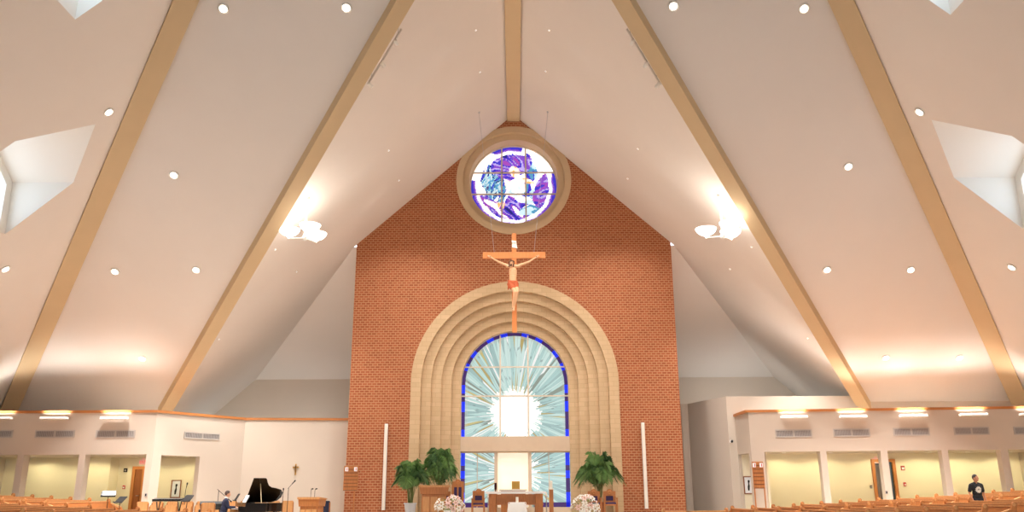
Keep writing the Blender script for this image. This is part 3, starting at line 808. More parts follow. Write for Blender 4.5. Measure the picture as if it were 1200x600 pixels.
def track(sx, label):
    n = Vector((sx * SA, 0, 1)); pts = [on_plane(602.5 + sx * a_, b_, n, ZR - .25) for a_, b_ in ((132, 34), (171, 98))]
    mid = (pts[0] + pts[1]) / 2; t = thing('track_light', label, 'track light', mid)
    a_ = MB(); a_.bar(pts[0] - mid, pts[1] - mid, .05, .05); a_.build('rail', mat('rail_grey', (198, 190, 180), .5), t)
    for e in (.1, .9):
        a_ = MB(); q = pts[0].lerp(pts[1], e) - mid; a_.tube([q, q + Vector((0, 0, .35))], .012, 6); a_.build('hanger', STEEL, t)
    for k, e in enumerate((.15, .55, .93)):
        q = pts[0].lerp(pts[1], e) - mid; aim = (Vector(((0, 40, 9), (-sx * 4, 40, 6), (-sx * 9, 42, 3))[k]) - q - mid).normalized(); c = q + Vector((0, 0, -.2))
        b_ = MB(); b_.lathe([(.04, -.11), (.07, -.09), (.07, .1), (.06, .1)], c=c, n=14, ax=aim); b_.tube([q, c], .015, 6); s_ = b_.build('spot_head', WHITE, t)
        b_ = MB(); b_.lathe([(.055, .09), (.055, .105)], c=c, n=14, ax=aim); b_.build('lens', LEDS, s_)
        lamp('track_lamp', 'SPOT', c + aim * .2, aim, L_TRACK, WARM, t, size=.06, angle=48, blend=.8)


track(-1, 'slim three-spot light track hung along the left valley beam')
track(1, 'slim three-spot light track hung along the right valley beam')


# ================================================================== PEWS
def make_pew(L):
    t = thing('pew', 'oak pew', 'pew')
    hl = L / 2
    b_ = MB(); b_.prism([(-.30, .40), (-.42, .88), (-.45, .88), (-.46, .86), (-.345, .38)], -hl + .06, hl - .06, lambda u, v, d: (u, d, v)); b_.build('backrest', OAK, t)
    b_ = MB(); b_.prism([(-.40, .855), (-.40, .895), (-.475, .895), (-.475, .855)], -hl + .06, hl - .06, XZ); b_.build('top_rail', OAKL, t)
    b_ = MB(); b_.prism([(.14, .42), (.16, .44), (.14, .46), (-.30, .43), (-.33, .39), (.10, .38)], -hl + .06, hl - .06, XZ); b_.build('seat', OAK, t)
    b_ = MB(); b_.box(-.53, -.465, -hl + .06, hl - .06, .56, .575); b_.box(-.535, -.52, -hl + .06, hl - .06, .56, .66); b_.build('book_rack', OAK, t)
    for s_ in (-1, 1):
        c = [(-.33, 0), (-.40, .30), (-.50, .90)] + [(-.43 + .07 * cos(a), .91 + .075 * sin(a)) for a in [radians(x) for x in range(190, -30, -20)]] + [(-.33, .80), (-.22, .70), (.02, .64), (.12, .63), (.17, .60), (.175, .56), (.13, .53), (.10, .40), (.17, .10), (.18, 0)]
        e_ = MB(); y = s_ * (hl - .03); e_.prism(c, y - .03, y + .03, XZ); e_.build('end_panel', OAKV, t)
        f_ = MB(); f_.prism([(-.42 + .05 * cos(a), .925 + .05 * sin(a)) for a in [2 * pi * i / 14 for i in range(14)]], y - .042, y + .042, XZ)
        f_.bar((-.30, y, .795), (.14, y, .645), .075, .03, up=(0, 0, 1)); f_.build('arm_cap', OAKL, t)
    return t


PITCH = .79


def pew_block(y0, y1, xs, sx, where, proto=[None]):
    L = y1 - y0; t0 = make_pew(L); tree = [(c, kids(c)) for c in kids(t0)]
    for i, x in enumerate(xs):
        z = fin_z(x) - .985; lab = where % ORD[i]
        rz = pi if sx > 0 else 0
        loc = (sx * (x - .43), (y0 + y1) / 2, z)
        if i == 0: t0.location = loc; t0.rotation_euler = (0, 0, rz); t0['label'] = lab; t0['group'] = 'oak pews'
        else: dup(t0, loc, rz, lab, 'oak pews', tree)


ORD = ('first', 'second', 'third', 'fourth', 'fifth', 'sixth', 'seventh', 'eighth', 'ninth', 'tenth', 'eleventh', 'twelfth', 'thirteenth', 'fourteenth')
pew_block(30.8, 35.6, [16.7 + PITCH * i for i in range(8)], -1, 'oak pew in the far left block, %s row outward from the piano')
pew_block(23.3, 28.6, [10.05 + PITCH * i for i in range(9)], -1, 'oak pew in the near left block, %s row outward from the piano')
pew_block(30.8, 35.6, [11.75 + PITCH * i for i in range(13)], 1, 'oak pew in the far right block, %s row outward from the hymn board')
pew_block(23.3, 28.6, [7.85 + PITCH * i for i in range(11)], 1, 'oak pew in the near right block, %s row outward from the altar')
pew_block(30.2, 33.5, [8.35 + PITCH * i for i in range(4)], 1, 'short oak pew by the cream chamber wall, %s row outward from the altar')
# two pews turned towards the altar at the right of the sanctuary
t = make_pew(2.6); t.location = (6.0, 30.2, -.26); t.rotation_euler = (0, 0, radians(112)); t['label'] = 'oak pew at the sanctuary edge turned to the altar, below the cream chamber wall'; t['group'] = 'oak pews'


# ================================================================== SANCTUARY FURNITURE
PZ = 0.352                                            # top of the sanctuary platform


def px_at(px, Y, z): return Vector((P(px, 585, Y).x, Y, z))


# altar
c = px_at(604.5, 36.0, PZ); t = thing('altar', 'oak altar table with white top edge in front of the arched window', 'altar', c)
b = MB(); b.cbox(-1.24, 1.24, -.55, .55, .88, .97, .012); b.build('altar_top', CLOTH, t)
b = MB()
for y in (-.42, .36): b.box(-.80, .80, y, y + .06, .46, .86); b.box(-.80, .80, y - .02, y + .08, .44, .48)
for x in (-.98, .92): b.box(x, x + .06, -.3, .3, .46, .86)
b.build('apron', OAKV, t)
for x in (-.95, .95):
    for y in (-.36, .36):
        b = MB(); b.cbox(x - .16, x + .16, y - .14, y + .14, 0, .88, .02); b.box(x - .18, x + .18, y - .16, y + .16, 0, .1); b.box(x - .18, x + .18, y - .16, y + .16, .44, .49); b.build('leg', OAKV, t)
# small cloth-covered table with a candle, before the altar
c = px_at(606, 34.6, PZ); t = thing('side_table', 'small table under a white cloth right in front of the altar', 'table', c)
b = MB(); b.cbox(-.34, .34, -.28, .28, .50, .54, .01); b.build('tabletop', OAK, t)
b = MB()
n = 48; ring = lambda s_, z, w_: [((.36 + s_) * max(-1, min(1, 1.25 * cos(2 * pi * k / n))) * (1 + w_ * sin(k * 1.7)), (.30 + s_) * max(-1, min(1, 1.25 * sin(2 * pi * k / n))) * (1 + w_ * cos(k * 2.1)), z) for k in range(n)]
rs = [ring(-.3, .552, 0), ring(-.01, .552, 0), ring(.0, .535, .0), ring(.01, .35, .02), ring(.03, .10, .05)]
b.add([p for r_ in rs for p in r_], [(i * n + k, i * n + (k + 1) % n, (i + 1) * n + (k + 1) % n, (i + 1) * n + k) for i in range(4) for k in range(n)] + [tuple(range(n))]); b.build('cloth_cover', CLOTH, t, smooth=True)
for x in (-.3, .3):
    for y in (-.24, .24): b = MB(); b.tube([(x, y, 0), (x, y, .5)], .025); b.build('leg', OAK, t)
t = thing('pillar_candle', 'short white pillar candle on the cloth-covered table before the altar', 'candle', c + Vector((-.0, 0, .556)))
b = MB(); b.lathe([(.055, 0), (.055, .19), (.03, .2)], n=16); b.build('wax', IVORY, t); b = MB(); b.tube([(0, 0, .2), (0, 0, .225)], .004, 5); b.build('wick', BLACKM, t)


def candlestick(px, Y, h, label):
    t = thing('candlestick', label, 'candlestick', px_at(px, Y, PZ), 0, 'tall candlesticks at the altar')
    b = MB(); b.lathe([(.13, 0), (.13, .03), (.05, .07), (.025, .12), (.022, h * .5), (.04, h * .52), (.022, h * .55), (.022, h - .06), (.07, h - .03), (.07, h)], n=16); b.build('stand', STEEL, t, smooth=True)
    b = MB(); b.lathe([(.035, h), (.035, h + .16)], n=14); b.build('candle', IVORY, t)


candlestick(640.3, 36.5, .78, 'silver candlestick at the right end of the altar')
candlestick(572.2, 36.9, .74, 'silver candlestick at the left end of the altar')
# candle post
t = thing('candle_post', 'tall square wooden post holding a thick white candle, right of the altar', 'candle stand', px_at(646, 35.5, PZ))
b = MB(); b.cbox(-.085, .085, -.085, .085, .06, 1.04, .01); b.build('post', OAKV, t); b = MB(); b.cbox(-.2, .2, -.2, .2, 0, .07, .01); b.build('base', OAKV, t)
b = MB(); b.lathe([(.1, 1.04), (.12, 1.08), (.06, 1.09), (.06, 1.38), (.03, 1.39)], n=16); b.build('candle', IVORY, t)

# tabernacle on its ledge in front of the onyx panel
t = thing('tabernacle_shelf', 'pale stone ledge with wooden front under the bright onyx panel', 'shelf', (-.1, 40.85, 1.0))
b = MB(); b.cbox(-.66, .66, -.25, .2, .36, .44, .01); b.build('ledge', STONE, t); b = MB(); b.cbox(-.58, .58, -.2, .2, -.65, .36, .01); b.build('pedestal', OAKV, t)
t = thing('tabernacle', 'small golden box on the pale ledge behind the altar', 'tabernacle', (.02, 40.8, 1.445))
b = MB(); b.cbox(-.19, .19, -.14, .14, 0, .36, .01); b.build('casket', GOLD, t); b = MB(); b.box(-.14, .14, -.152, -.141, .05, .31); b.build('casket_door', BRASS, t)
t = thing('sanctuary_lamp', 'slim dark hanging-glass lamp on a stand left of the onyx panel', 'lamp', (-.93, 40.6, PZ))
b = MB(); b.lathe([(.11, 0), (.02, .05), (.02, 1.05), (.05, 1.08)], n=12); b.build('stand', DARK, t); b = MB(); b.lathe([(.05, 1.08), (.06, 1.2), (.055, 1.38)], n=12); b.build('glass', mat('dark_red_glass', (70, 24, 22), .2), t)


def lectern(name, px, Y, z, w, h, d, rz, label):
    t = thing(name, label, 'lectern', px_at(px, Y, z), rz)
    b = MB(); b.cbox(-w * .42, w * .42, -d * .4, d * .4, .1, h - .32, .015); b.build('body', OAKV, t)
    b = MB()
    for x in (-w * .27, 0, w * .27): b.prism([(x - w * .11, .22), (x + w * .11, .22), (x + w * .11, h - .42), (x - w * .11, h - .42)], -d * .4 - .015, -d * .4 - .001, XZ)
    b.build('front_panels', OAKL, t)
    b = MB(); b.cbox(-w * .46, w * .46, -d * .45, d * .45, 0, .1, .01); b.build('plinth', OAK, t)
    b = MB(); b.prism([(-w * .46, h - .32), (w * .46, h - .32), (w * .5, h - .06), (-w * .5, h - .06)], -d * .46, d * .46, XZ); b.build('head', OAKV, t)
    b = MB(); b.prism([(-d * .52, h - .06), (d * .52, h - .06), (d * .52, h - .03), (-d * .52, h + .02)], -w * .53, w * .53, YZ); b.build('desk', OAKL, t)
    return t


lectern('ambo', 508.5, 34.5, PZ, 1.16, 1.2, .7, radians(6), 'wide oak ambo in front of the palms at the left of the sanctuary')
t = lectern('lectern', 366, 32.6, 0.0, .86, 1.13, .62, radians(-14), 'oak lectern with microphones in front of the cream choir wall')
for x in (-.10, .06):
    b = MB(); b.tube([(x, .05, 1.12), (x, .05, 1.36), (x + .05, -.02, 1.44), (x + .09, -.06, 1.45)], .008, 6); b.lathe([(.022, 0), (.026, .06), (.02, .09)], c=(x + .09, -.06, 1.44), n=8, ax=(1, -.7, .1)); b.build('microphone', DARK, t)


def armchair(px, Y, w, h, label, tall=False, rz=0.0):
    t = thing('sanctuary_chair', label, 'chair', px_at(px, Y, PZ), rz, 'wooden sanctuary chairs'); hw = w / 2
    b = MB(); top = [(-hw, .42), (hw, .42), (hw, h - .10), (hw * .62, h - .09)] + [(hw * .5 * cos(radians(a)), h - .12 + .12 * sin(radians(a))) for a in range(15, 180, 15)] + [(-hw * .62, h - .09), (-hw, h - .10)]
    holes = [[(-hw * .62, h - .85), (-hw * .12, h - .85), (-hw * .12, h - .34), (-hw * .62, h - .34)], [(hw * .12, h - .85), (hw * .62, h - .85), (hw * .62, h - .34), (hw * .12, h - .34)]] if tall else [[(-hw * .6, h - .5), (hw * .6, h - .5), (hw * .6, h - .3), (-hw * .6, h - .3)]]
    b.prism(top, .2, .26, XZ, holes=holes); b.build('back_frame', OAKV, t)
    for hh in holes:
        b = MB(); b.prism(hh, .215, .245, XZ); b.build('back_pad', SEATP, t)
    b = MB(); b.lathe([(.075, 0), (.085, .015), (.06, .03), (.03, .02)], c=(0, .2, h - .16), n=16, ax=(0, -1, 0)); b.build('rosette', TRIMW, t)
    b = MB(); b.cbox(-hw, hw, -.28, .2, .36, .43, .01); b.build('seat_frame', OAKV, t)
    b = MB(); b.cbox(-hw + .04, hw - .04, -.26, .18, .43, .5, .025); b.build('seat_pad', SEATP, t)
    for s_ in (-1, 1):
        for y in (-.25, .22): b = MB(); b.box(s_ * hw - .03, s_ * hw + .03, y - .03, y + .03, 0, .36 if y > 0 else .66); b.build('leg', OAKV, t)
        b = MB(); b.cbox(s_ * hw - .04, s_ * hw + .04, -.3, .22, .66, .70, .01); b.build('arm', OAKV, t)


armchair(536, 38.4, .54, 1.52, 'tall-backed oak chair with two plum pads between the ambo and altar', True)
armchair(520.5, 38.9, .52, 1.1, 'low oak chair half hidden behind the ambo')
armchair(560.5, 38.2, .52, 1.11, 'low oak chair just left of the altar')
armchair(696.5, 38.0, .54, 1.07, 'left one of two oak chairs under the right palm')
armchair(715, 38.0, .54, 1.07, 'right one of two oak chairs under the right palm')


# ------------------------------------------------------------------ palms and flowers
def palm(px, Y, zbase, ztop, spread, nfr, label, seed, potmat, potr=.26, poth=.5, lean=0.0):
    R_ = random.Random(seed); t = thing('potted_palm', label, 'plant', px_at(px, Y, zbase))
    b = MB(); b.lathe([(potr * .72, 0), (potr * .98, poth * .92), (potr * 1.08, poth * .92), (potr * 1.08, poth), (potr * .9, poth), (potr * .88, poth * .93)], n=22); b.build('pot', potmat, t)
    H = ztop - zbase; stm, lv, lv2 = MB(), MB(), MB()
    for i in range(nfr):
        a = i * 2.399 + R_.uniform(-.3, .3); k = ((i + .5) / nfr) ** .8
        reach = spread * (.30 + .70 * k) * R_.uniform(.85, 1.1); peak = H * (1.0 - .34 * k) * R_.uniform(.9, 1.02); base = Vector((R_.uniform(-.1, .1), R_.uniform(-.1, .1), poth * .93))
        pts = []; n_ = 10; drop = (.10 + .34 * k) * (peak - poth)
        for j in range(n_ + 1):
            s_ = j / n_; up = (peak - base.z) * (1 - (1 - min(1, s_ / .72)) ** 2) - drop * max(0, (s_ - .62) / .38) ** 1.6
            pts.append(base + Vector((cos(a) * reach * s_ ** 1.35 + lean * s_, sin(a) * reach * .75 * s_ ** 1.35, up)))
        stm.tube(pts, [.012 - .009 * j / n_ for j in range(n_ + 1)], 5)
        m_ = lv if R_.random() < .55 else lv2; N_ = 34
        for j in range(N_):
            s_ = .26 + .74 * j / (N_ - 1); q = s_ * n_; i0 = min(int(q), n_ - 1); p = pts[i0].lerp(pts[i0 + 1], q - i0); d = (pts[i0 + 1] - pts[i0]).normalized()
            side = d.cross(Vector((0, 0, 1))); side = side.normalized() if side.length > .05 else Vector((-sin(a), cos(a), 0))
            ln = (.36 * sin(pi * min(1, (s_ - .10) / .95)) + .07) * R_.uniform(.75, 1.15)
            for sg in (-1, 1):
                dr = (side * sg + d * R_.uniform(.5, .9) + Vector((0, 0, R_.uniform(-.25, .3)))).normalized(); tip = p + dr * ln + Vector((0, 0, -.45 * ln)); mid = p + dr * ln * .55 + Vector((0, 0, -.05 * ln))
                w_ = d * .010
                m_.add([p, mid - w_, tip, mid + w_], [(0, 1, 2), (0, 2, 3)])
    stm.build('stem', STEM, t, recalc=False); lv.build('foliage', LEAF, t, recalc=False); lv2.build('darker_fronds', LEAFD, t, recalc=False)


palm(481, 38.0, PZ, 2.85, .95, 30, 'palm in a pale grey pot nearest the brick, left of the ambo', 3, POT, .27, .52)
palm(515, 39.0, PZ, 3.5, 1.15, 34, 'taller palm behind the oak ambo, against the stepped arch', 8, TERRA, .28, .5)
palm(702, 39.0, PZ, 3.1, 1.3, 36, 'palm on the right of the window, behind the pair of oak chairs', 21, TERRA, .28, .5)


def flower_mesh(name, m_, R_):
    b = MB(); n_ = 6
    for k in range(n_):
        a = 2 * pi * k / n_; L_ = .095 * R_.uniform(.9, 1.1)
        c0, c1 = cos(a), sin(a); sx, sy = -c1, c0
        pts = [(0, 0, .0), (c0 * L_ * .55 + sx * .026, c1 * L_ * .55 + sy * .026, .045), (c0 * L_, c1 * L_, .03), (c0 * L_ * .55 - sx * .026, c1 * L_ * .55 - sy * .026, .045), (c0 * L_ * .5, c1 * L_ * .5, .03)]
        b.add(pts, [(0, 1, 4), (1, 2, 4), (2, 3, 4), (3, 0, 4)])
    b.mi = 1
    for k in range(4): b.tube([(0, 0, 0), (.012 * cos(k * 1.6), .012 * sin(k * 1.6), .06)], .005, 4)
    return b


def bouquet(px, Y, zb_, label, seed, nf=32, rx=.50):
    R_ = random.Random(seed); t = thing('flower_arrangement', label, 'flowers', px_at(px, Y, PZ - .02))
    b = MB(); b.lathe([(.16, 0), (.2, .04), (.1, .1), (.08, zb_ - .35), (.2, zb_ - .2), (.24, zb_ - .08), (.2, zb_ - .08)], n=18); b.build('stand_vase', WHITE, t, smooth=True)
    lv = MB(); proto = {}
    for i in range(nf):
        u_, v_ = R_.uniform(0, 2 * pi), R_.uniform(-.15, 1); r_ = sqrt(max(0, 1 - v_ * v_))
        d = Vector((rx * r_ * cos(u_), .38 * r_ * sin(u_) - .05, .42 * v_)); p = Vector((0, 0, zb_)) + d * R_.uniform(.85, 1.05)
        key = R_.choice(('w', 'w', 'p', 'w', 'p'))
        if key not in proto:
            o = flower_mesh('flower', None, R_).build('flower', [PETW if key == 'w' else PETP, BRASS], t, recalc=False); proto[key] = o
        else:
            o = proto[key].copy(); COL.objects.link(o); o.parent = t
        o.location = p; o.rotation_euler = (Vector(d) + Vector((0, -.25, .1))).to_track_quat('Z', 'Y').to_euler(); o.scale = (1.5, 1.5, 1.5)
        lv.tube([Vector((0, 0, zb_ - .1)), p], .006, 4)
    for i in range(60):
        u_, v_ = R_.uniform(0, 2 * pi), R_.uniform(-.4, .9); r_ = sqrt(max(0, 1 - v_ * v_)); d = Vector((r_ * cos(u_) * rx * 1.15, r_ * sin(u_) * .42, v_ * .45)); p = Vector((0, 0, zb_)) + d
        s_ = d.cross(Vector((0, 0, 1))).normalized() * .03; lv.add([p - d * .35, p - d * .15 + s_, p, p - d * .15 - s_], [(0, 1, 2), (0, 2, 3)])
    lv.build('greenery', mat('pale_greenery', (150, 162, 104), .6, vary=.2), t, recalc=False)


bouquet(527, 33.6, .38, 'white and pink flower arrangement in front of the oak ambo', 4)
bouquet(685, 33.6, .36, 'white and pink flower arrangement before the oak chairs on the right', 9)

# ------------------------------------------------------------------ crucifix
CY = 36.2
t = thing('crucifix', 'large crucifix hanging on cables in front of the brick gable', 'crucifix', (0, CY, 8.06))
b = MB(); b.cbox(-.105, .105, -.06, .06, 0, 4.58, .01); b.build('upright', CROSSW, t)
b = MB(); b.cbox(-1.42, 1.42, -.075, .045, 3.40, 3.68, .01); b.build('crossbeam', CROSSW, t)
b = MB(); b.prism([(-.10, 3.90), (.16, 3.86), (.12, 3.98), (.10, 4.20), (.0, 4.22), (-.11, 4.24), (-.09, 4.08)], -.085, -.062, XZ); b.build('scroll', mat('parchment', (238, 230, 212), .7), t)
text_mesh('scroll_letters', 'INRI', .10, BLACKM, t, (0.0, -.087, 4.10), (pi / 2, 0, 0), .001)
for s_ in (-1, 1):
    b = MB(); top_z = ZR - SA * 1.66 - 8.06; b.tube([(s_ * .90, 0, 3.68), (s_ * 1.66, .45, top_z)], .008, 5); b.lathe([(.05, -.03), (.05, .1)], c=(s_ * 1.66, .45, top_z), n=10); b.build('cable', STEEL, t)


def W2(px, py, dy=0.0): p = P(px, py, CY - .14 + dy); return (p.x, p.y - CY, p.z - 8.06)


b = MB()
ch, wa, pe = Vector(W2(601, 318.5)), Vector(W2(600.3, 326)), Vector(W2(601, 332))
b.ell(ch, (.19, .115, .22)); b.ell(wa, (.15, .10, .20)); b.ell(pe, (.165, .115, .15))
for f_, w_ in ((.2, .185), (.42, .17), (.62, .157), (.82, .158)): b.ell(ch.lerp(pe, f_), (w_, .108, .15))
b.ell(ch + Vector((-.085, -.05, .06)), (.085, .065, .075)); b.ell(ch + Vector((.085, -.05, .06)), (.085, .065, .075))
b.cap2(W2(600.5, 312), W2(595.5, 312), .07, .07); b.cap2(W2(600.8, 312), W2(607, 312), .07, .07)
b.cap2(W2(594.8, 312), W2(607.6, 312), .085, .085)
for sx, pts in ((-1, [(594.2, 311.3), (584.5, 307.0), (575.6, 301.6)]), (1, [(608, 311.3), (619, 307.2), (627.6, 301.6)])):
    A0, A1, A2 = [Vector(W2(*q)) for q in pts]; A2.y += .05
    b.cap2(A0, A1, .072, .05); b.cap2(A1, A2, .05, .034)
    hd = Vector((sx * .55, 0, .30)).normalized(); pc = A2 + hd * .07; b.ell(pc, (.05, .028, .055))
    for k in range(4):
        f0 = pc + Vector((sx * .03, 0, .045)) + Vector((-sx * .012 * k, 0, -.0)) * 1.0; base = pc + hd * .03 + Vector((-sx * .5, 0, .87)) * (.036 - .024 * k)
        kn = base + hd * .055 + Vector((0, -.02, 0)); b.cap2(base, kn, .013, .012, 8); b.cap2(kn, kn + hd * .03 + Vector((0, -.035, -.01)), .012, .010, 8)
    b.cap2(pc - hd * .02 + Vector((-sx * .02, -.01, .03)), pc + Vector((-sx * .03, -.05, .085)), .014, .011, 8)
nk, hc = Vector(W2(600.6, 312)), Vector(W2(599.6, 308.3, -.07))
b.cap2(nk, hc, .065, .06); b.ell(hc, (.085, .105, .125), rot=Matrix.Rotation(radians(14), 3, 'Y')); b.ell(hc + Vector((-.025, -.055, -.085)), (.058, .062, .06))
b.cap2(hc + Vector((-.012, -.10, .02)), hc + Vector((-.022, -.135, -.035)), .014, .02, 8)
for sx in (-1, 1): b.ell(hc + Vector((sx * .086, .01, -.01)), (.014, .03, .036)); b.ell(hc + Vector((sx * .035 - .012, -.092, .03)), (.03, .016, .012))
b.cap2(hc + Vector((-.05, -.105, -.075)), hc + Vector((-.005, -.108, -.075)), .011, .011, 8)
kn = (Vector(W2(603.3, 342.5, -.16)), Vector(W2(606.6, 342, -.14))); hp = (Vector(W2(598.6, 333.5)), Vector(W2(603.6, 333.5))); an = (Vector(W2(600.9, 359.5, -.03)), Vector(W2(602.6, 359, .0)))
for k in range(2):
    b.cap2(hp[k], kn[k], .115, .075); b.cap2(kn[k], an[k], .072, .045); b.ell(kn[k].lerp(an[k], .3) + Vector((0, .03, 0)), (.06, .065, .13))
    b.cap2(an[k], an[k] + Vector((.005 - .02 * k, -.07 + .03 * k, -.17)), .045, .035)
    for q in range(5): e0 = an[k] + Vector((-.03 + .016 * q, -.07 + .03 * k, -.17)); b.cap2(e0, e0 + Vector((0, -.012, -.05 + .004 * q)), .013, .01, 6)
t2 = remesh(b, 'corpus', CORPUS, t, .012, 5)
b = MB(); b.ell(pe + Vector((.0, 0, .02)), (.20, .15, .13)); b.cap2(hp[0] + Vector((-.03, 0, .02)), hp[0].lerp(kn[0], .4), .14, .12); b.cap2(hp[1] + Vector((.03, 0, .02)), hp[1].lerp(kn[1], .35), .14, .11)
for q in range(5): b.cap2(pe + Vector((-.19 + .02 * q, -.06 + .03 * q, .05)), pe + Vector((-.22 + .02 * q, -.05 + .03 * q, -.30 + .03 * q)), .035, .02, 8)
for q in range(4): b.cap2(pe + Vector((-.2, -.1, .10 - .045 * q)), pe + Vector((.2, -.1, .06 - .05 * q)), .03, .03, 8)
remesh(b, 'loincloth', LOIN, t2, .014, 2)
b = MB(); b.ell(hc + Vector((.005, .03, .035)), (.105, .115, .115))
for sx in (-1, 1): b.cap2(hc + Vector((sx * .08, .03, .03)), hc + Vector((sx * .10 - .02, -.02, -.17)), .045, .028, 8)
b.cap2(hc + Vector((-.02, -.09, -.11)), hc + Vector((-.03, -.10, -.17)), .05, .02, 8); b.cap2(hc + Vector((0, .08, 0)), nk + Vector((0, .08, -.1)), .07, .05, 8)
remesh(b, 'hair', HAIRB, t2, .012, 2)
b = MB(); b.tube([hc + Vector((.105 * cos(a) + .01, .125 * sin(a) + .01, .075 + .015 * sin(5 * a))) for a in [2 * pi * i / 24 for i in range(25)]], .016, 6); b.build('crown', mat('thorn_brown', (84, 60, 40), .8), t2)
b = MB()
for p in (W2(574.6, 300.9, .08), W2(628.8, 300.9, .08), an[0] + Vector((0, -.07, -.08))): b.lathe([(.018, -.02), (.018, .012), (.008, .014)], c=p, n=8, ax=(0, -1, 0)) if False else None
for sx in (-1, 1):
    b = MB(); p = Vector(W2(574.6 if sx < 0 else 628.8, 300.9)); b.lathe([(.008, -.1), (.008, .05), (.018, .05), (.016, .062)], c=p, n=8, ax=(0, -1, 0)); b.build('nail', DARK, t2)
b = MB(); b.lathe([(.008, -.14), (.008, .05), (.018, .05), (.016, .062)], c=an[0] + Vector((0, -.06, -.09)), n=8, ax=(0, -1, 0)); b.build('nail', DARK, t2)

# ------------------------------------------------------------------ things on the walls
for px0, lab in ((451, 'tall slim white column speaker on the brick, left of the stepped arch'), (755.5, 'tall slim white column speaker on the brick, right of the stepped arch')):
    x = P(px0, 545, 39.8).x; t = thing('column_speaker', lab, 'speaker', (x, 39.86, .55), 0, 'column speakers on the brick wall')
    b = MB(); b.cbox(-.075, .075, -.10, .05, 0, 3.88, .012); b.build('cabinet', WHITE, t)
    b = MB(); b.box(-.055, .055, -.112, -.101, .06, 3.82); b.build('front_grille', mat('speaker_cloth', (236, 226, 212), .8), t)
    for z in (.3, 1.95, 3.6): b = MB(); b.box(-.05, .05, .05, .138, z - .05, z + .05); b.build('bracket', DARK, t)


def hymn_board(px0, px1, py0, py1, Y, floor_z_, label, rz=0.0, legs=(-1, 1)):
    p0, p1 = P(px0, py0, Y), P(px1, py1, Y); w_ = (p1.x - p0.x) / 2
    t = thing('hymn_board', label, 'hymn board', ((p0.x + p1.x) / 2, Y, floor_z_), rz, 'hymn boards'); z0, z1 = p1.z - floor_z_, p0.z - floor_z_
    b = MB(); b.cbox(-w_, w_, -.025, .025, z0, z1, .008); b.build('panel', OAKV, t)
    b = MB(); n_ = 6
    for i in range(n_ + 1): z = z0 + (z1 - z0) * i / n_ * .84 + .02; b.box(-w_ + .02, w_ - .02, -.04, -.026, z - .016, z + .016)
    b.build('number_rail', mat('dark_rail', (118, 70, 38), .5), t)
    for x, ds in ((-w_ * .62, '1'), (w_ * .62, '1')):
        b = MB(); b.box(x - .07, x + .07, -.042, -.028, z1 - .24, z1 - .06); q = b.build('card', PAPER, t)
        b = MB(); b.box(x + .0, x + .035, -.046, -.043, z1 - .21, z1 - .09); b.build('red_mark', RED, q)
    for s_ in legs: b = MB(); b.cbox(s_ * (w_ - .03) - .025, s_ * (w_ - .03) + .025, -.02, .03, .0, z0 + .1, .006); b.build('leg', OAKV, t)
    b = MB(); b.cbox(-w_, w_, -.18, .18, -.02, .03, .01); b.build('foot', OAKV, t)


hymn_board(403.5, 419, 546, 575, 39.4, -.15, 'wooden hymn board on a post against the left edge of the brick', legs=(.62,))
hymn_board(881, 896.5, 541, 572.5, 37.75, -.15, 'wooden hymn board on two legs against the first white column on the right', radians(-5))

# wall cross of gilt wood
u, z = CW.at(346.5, 550); t = thing('wall_cross', 'small gilt crucifix on the cream choir wall above the lectern', 'cross', CW.to(u, z, -.03), atan2(CW.d.y, CW.d.x))
b = MB(); b.cbox(-.035, .035, -.025, .025, -.26, .25, .006); b.cbox(-.14, .14, -.025, .025, .06, .13, .006); b.build('cross_bars', GOLD, t)
b = MB(); b.cap2((0, -.045, .12), (0, -.045, -.02), .028, .02, 8); b.cap2((0, -.045, -.02), (.01, -.045, -.17), .018, .01, 8); b.ell((0, -.05, .155), (.02, .02, .025))
for s_ in (-1, 1): b.cap2((s_ * .02, -.045, .11), (s_ * .12, -.04, .12), .011, .008, 6)
remesh(b, 'figure', mat('dark_bronze', (110, 74, 40), .5, metal=.5), t, .006, 2)


def picture(loc, rz, w_, h_, label):
    t = thing('framed_picture', label, 'picture', loc, rz, 'framed pictures by the side openings')
    b = MB(); b.prism([(-w_, -h_), (w_, -h_), (w_, h_), (-w_, h_)], -.03, 0, XZ, holes=[[(-w_ + .045, -h_ + .045), (w_ - .045, -h_ + .045), (w_ - .045, h_ - .045), (-w_ + .045, h_ - .045)]]); b.build('frame', mat('brown_frame', (150, 92, 56), .5), t)
    b = MB(); b.box(-w_ + .045, w_ - .045, -.012, -.001, -h_ + .045, h_ - .045); b.build('print', PAPER, t)
    b = MB()
    b.prism([(-.05, -h_ * .62), (.02, -h_ * .6), (.05, -h_ * .1), (.03, h_ * .2), (.07, h_ * .45), (.02, h_ * .6), (-.04, h_ * .5), (-.02, h_ * .1), (-.06, -.2 * h_)], -.016, -.0125, XZ); b.build('ink_figure', BLACKM, t)


p0, p1 = P(200, 563, 41.9), P(211, 582, 41.9); picture(((p0.x + p1.x) / 2, 41.98, (p0.z + p1.z) / 2 - .02), 0, .24, .42, 'framed print seen through the opening of the angled wall on the left')
picture((10.83, 40.03, P(873, 568.5, 40.0).z), -pi / 4, .25, .40, 'framed print in the narrow niche beside the right hymn board')


def exit_sign(x, y, z, label):
    t = thing('exit_sign', label, 'sign', (x, y, z), 0, 'exit signs over the side doors')
    b = MB(); b.cbox(-.19, .19, -.05, .0, -.11, .11, .008); b.box(-.05, .05, -.04, -.01, .11, .2); b.build('housing', EXITP, t)
    text_mesh('exit_letters', 'EXIT', .17, EXITR, t, (0, -.052, 0), (pi / 2, 0, 0), .002)


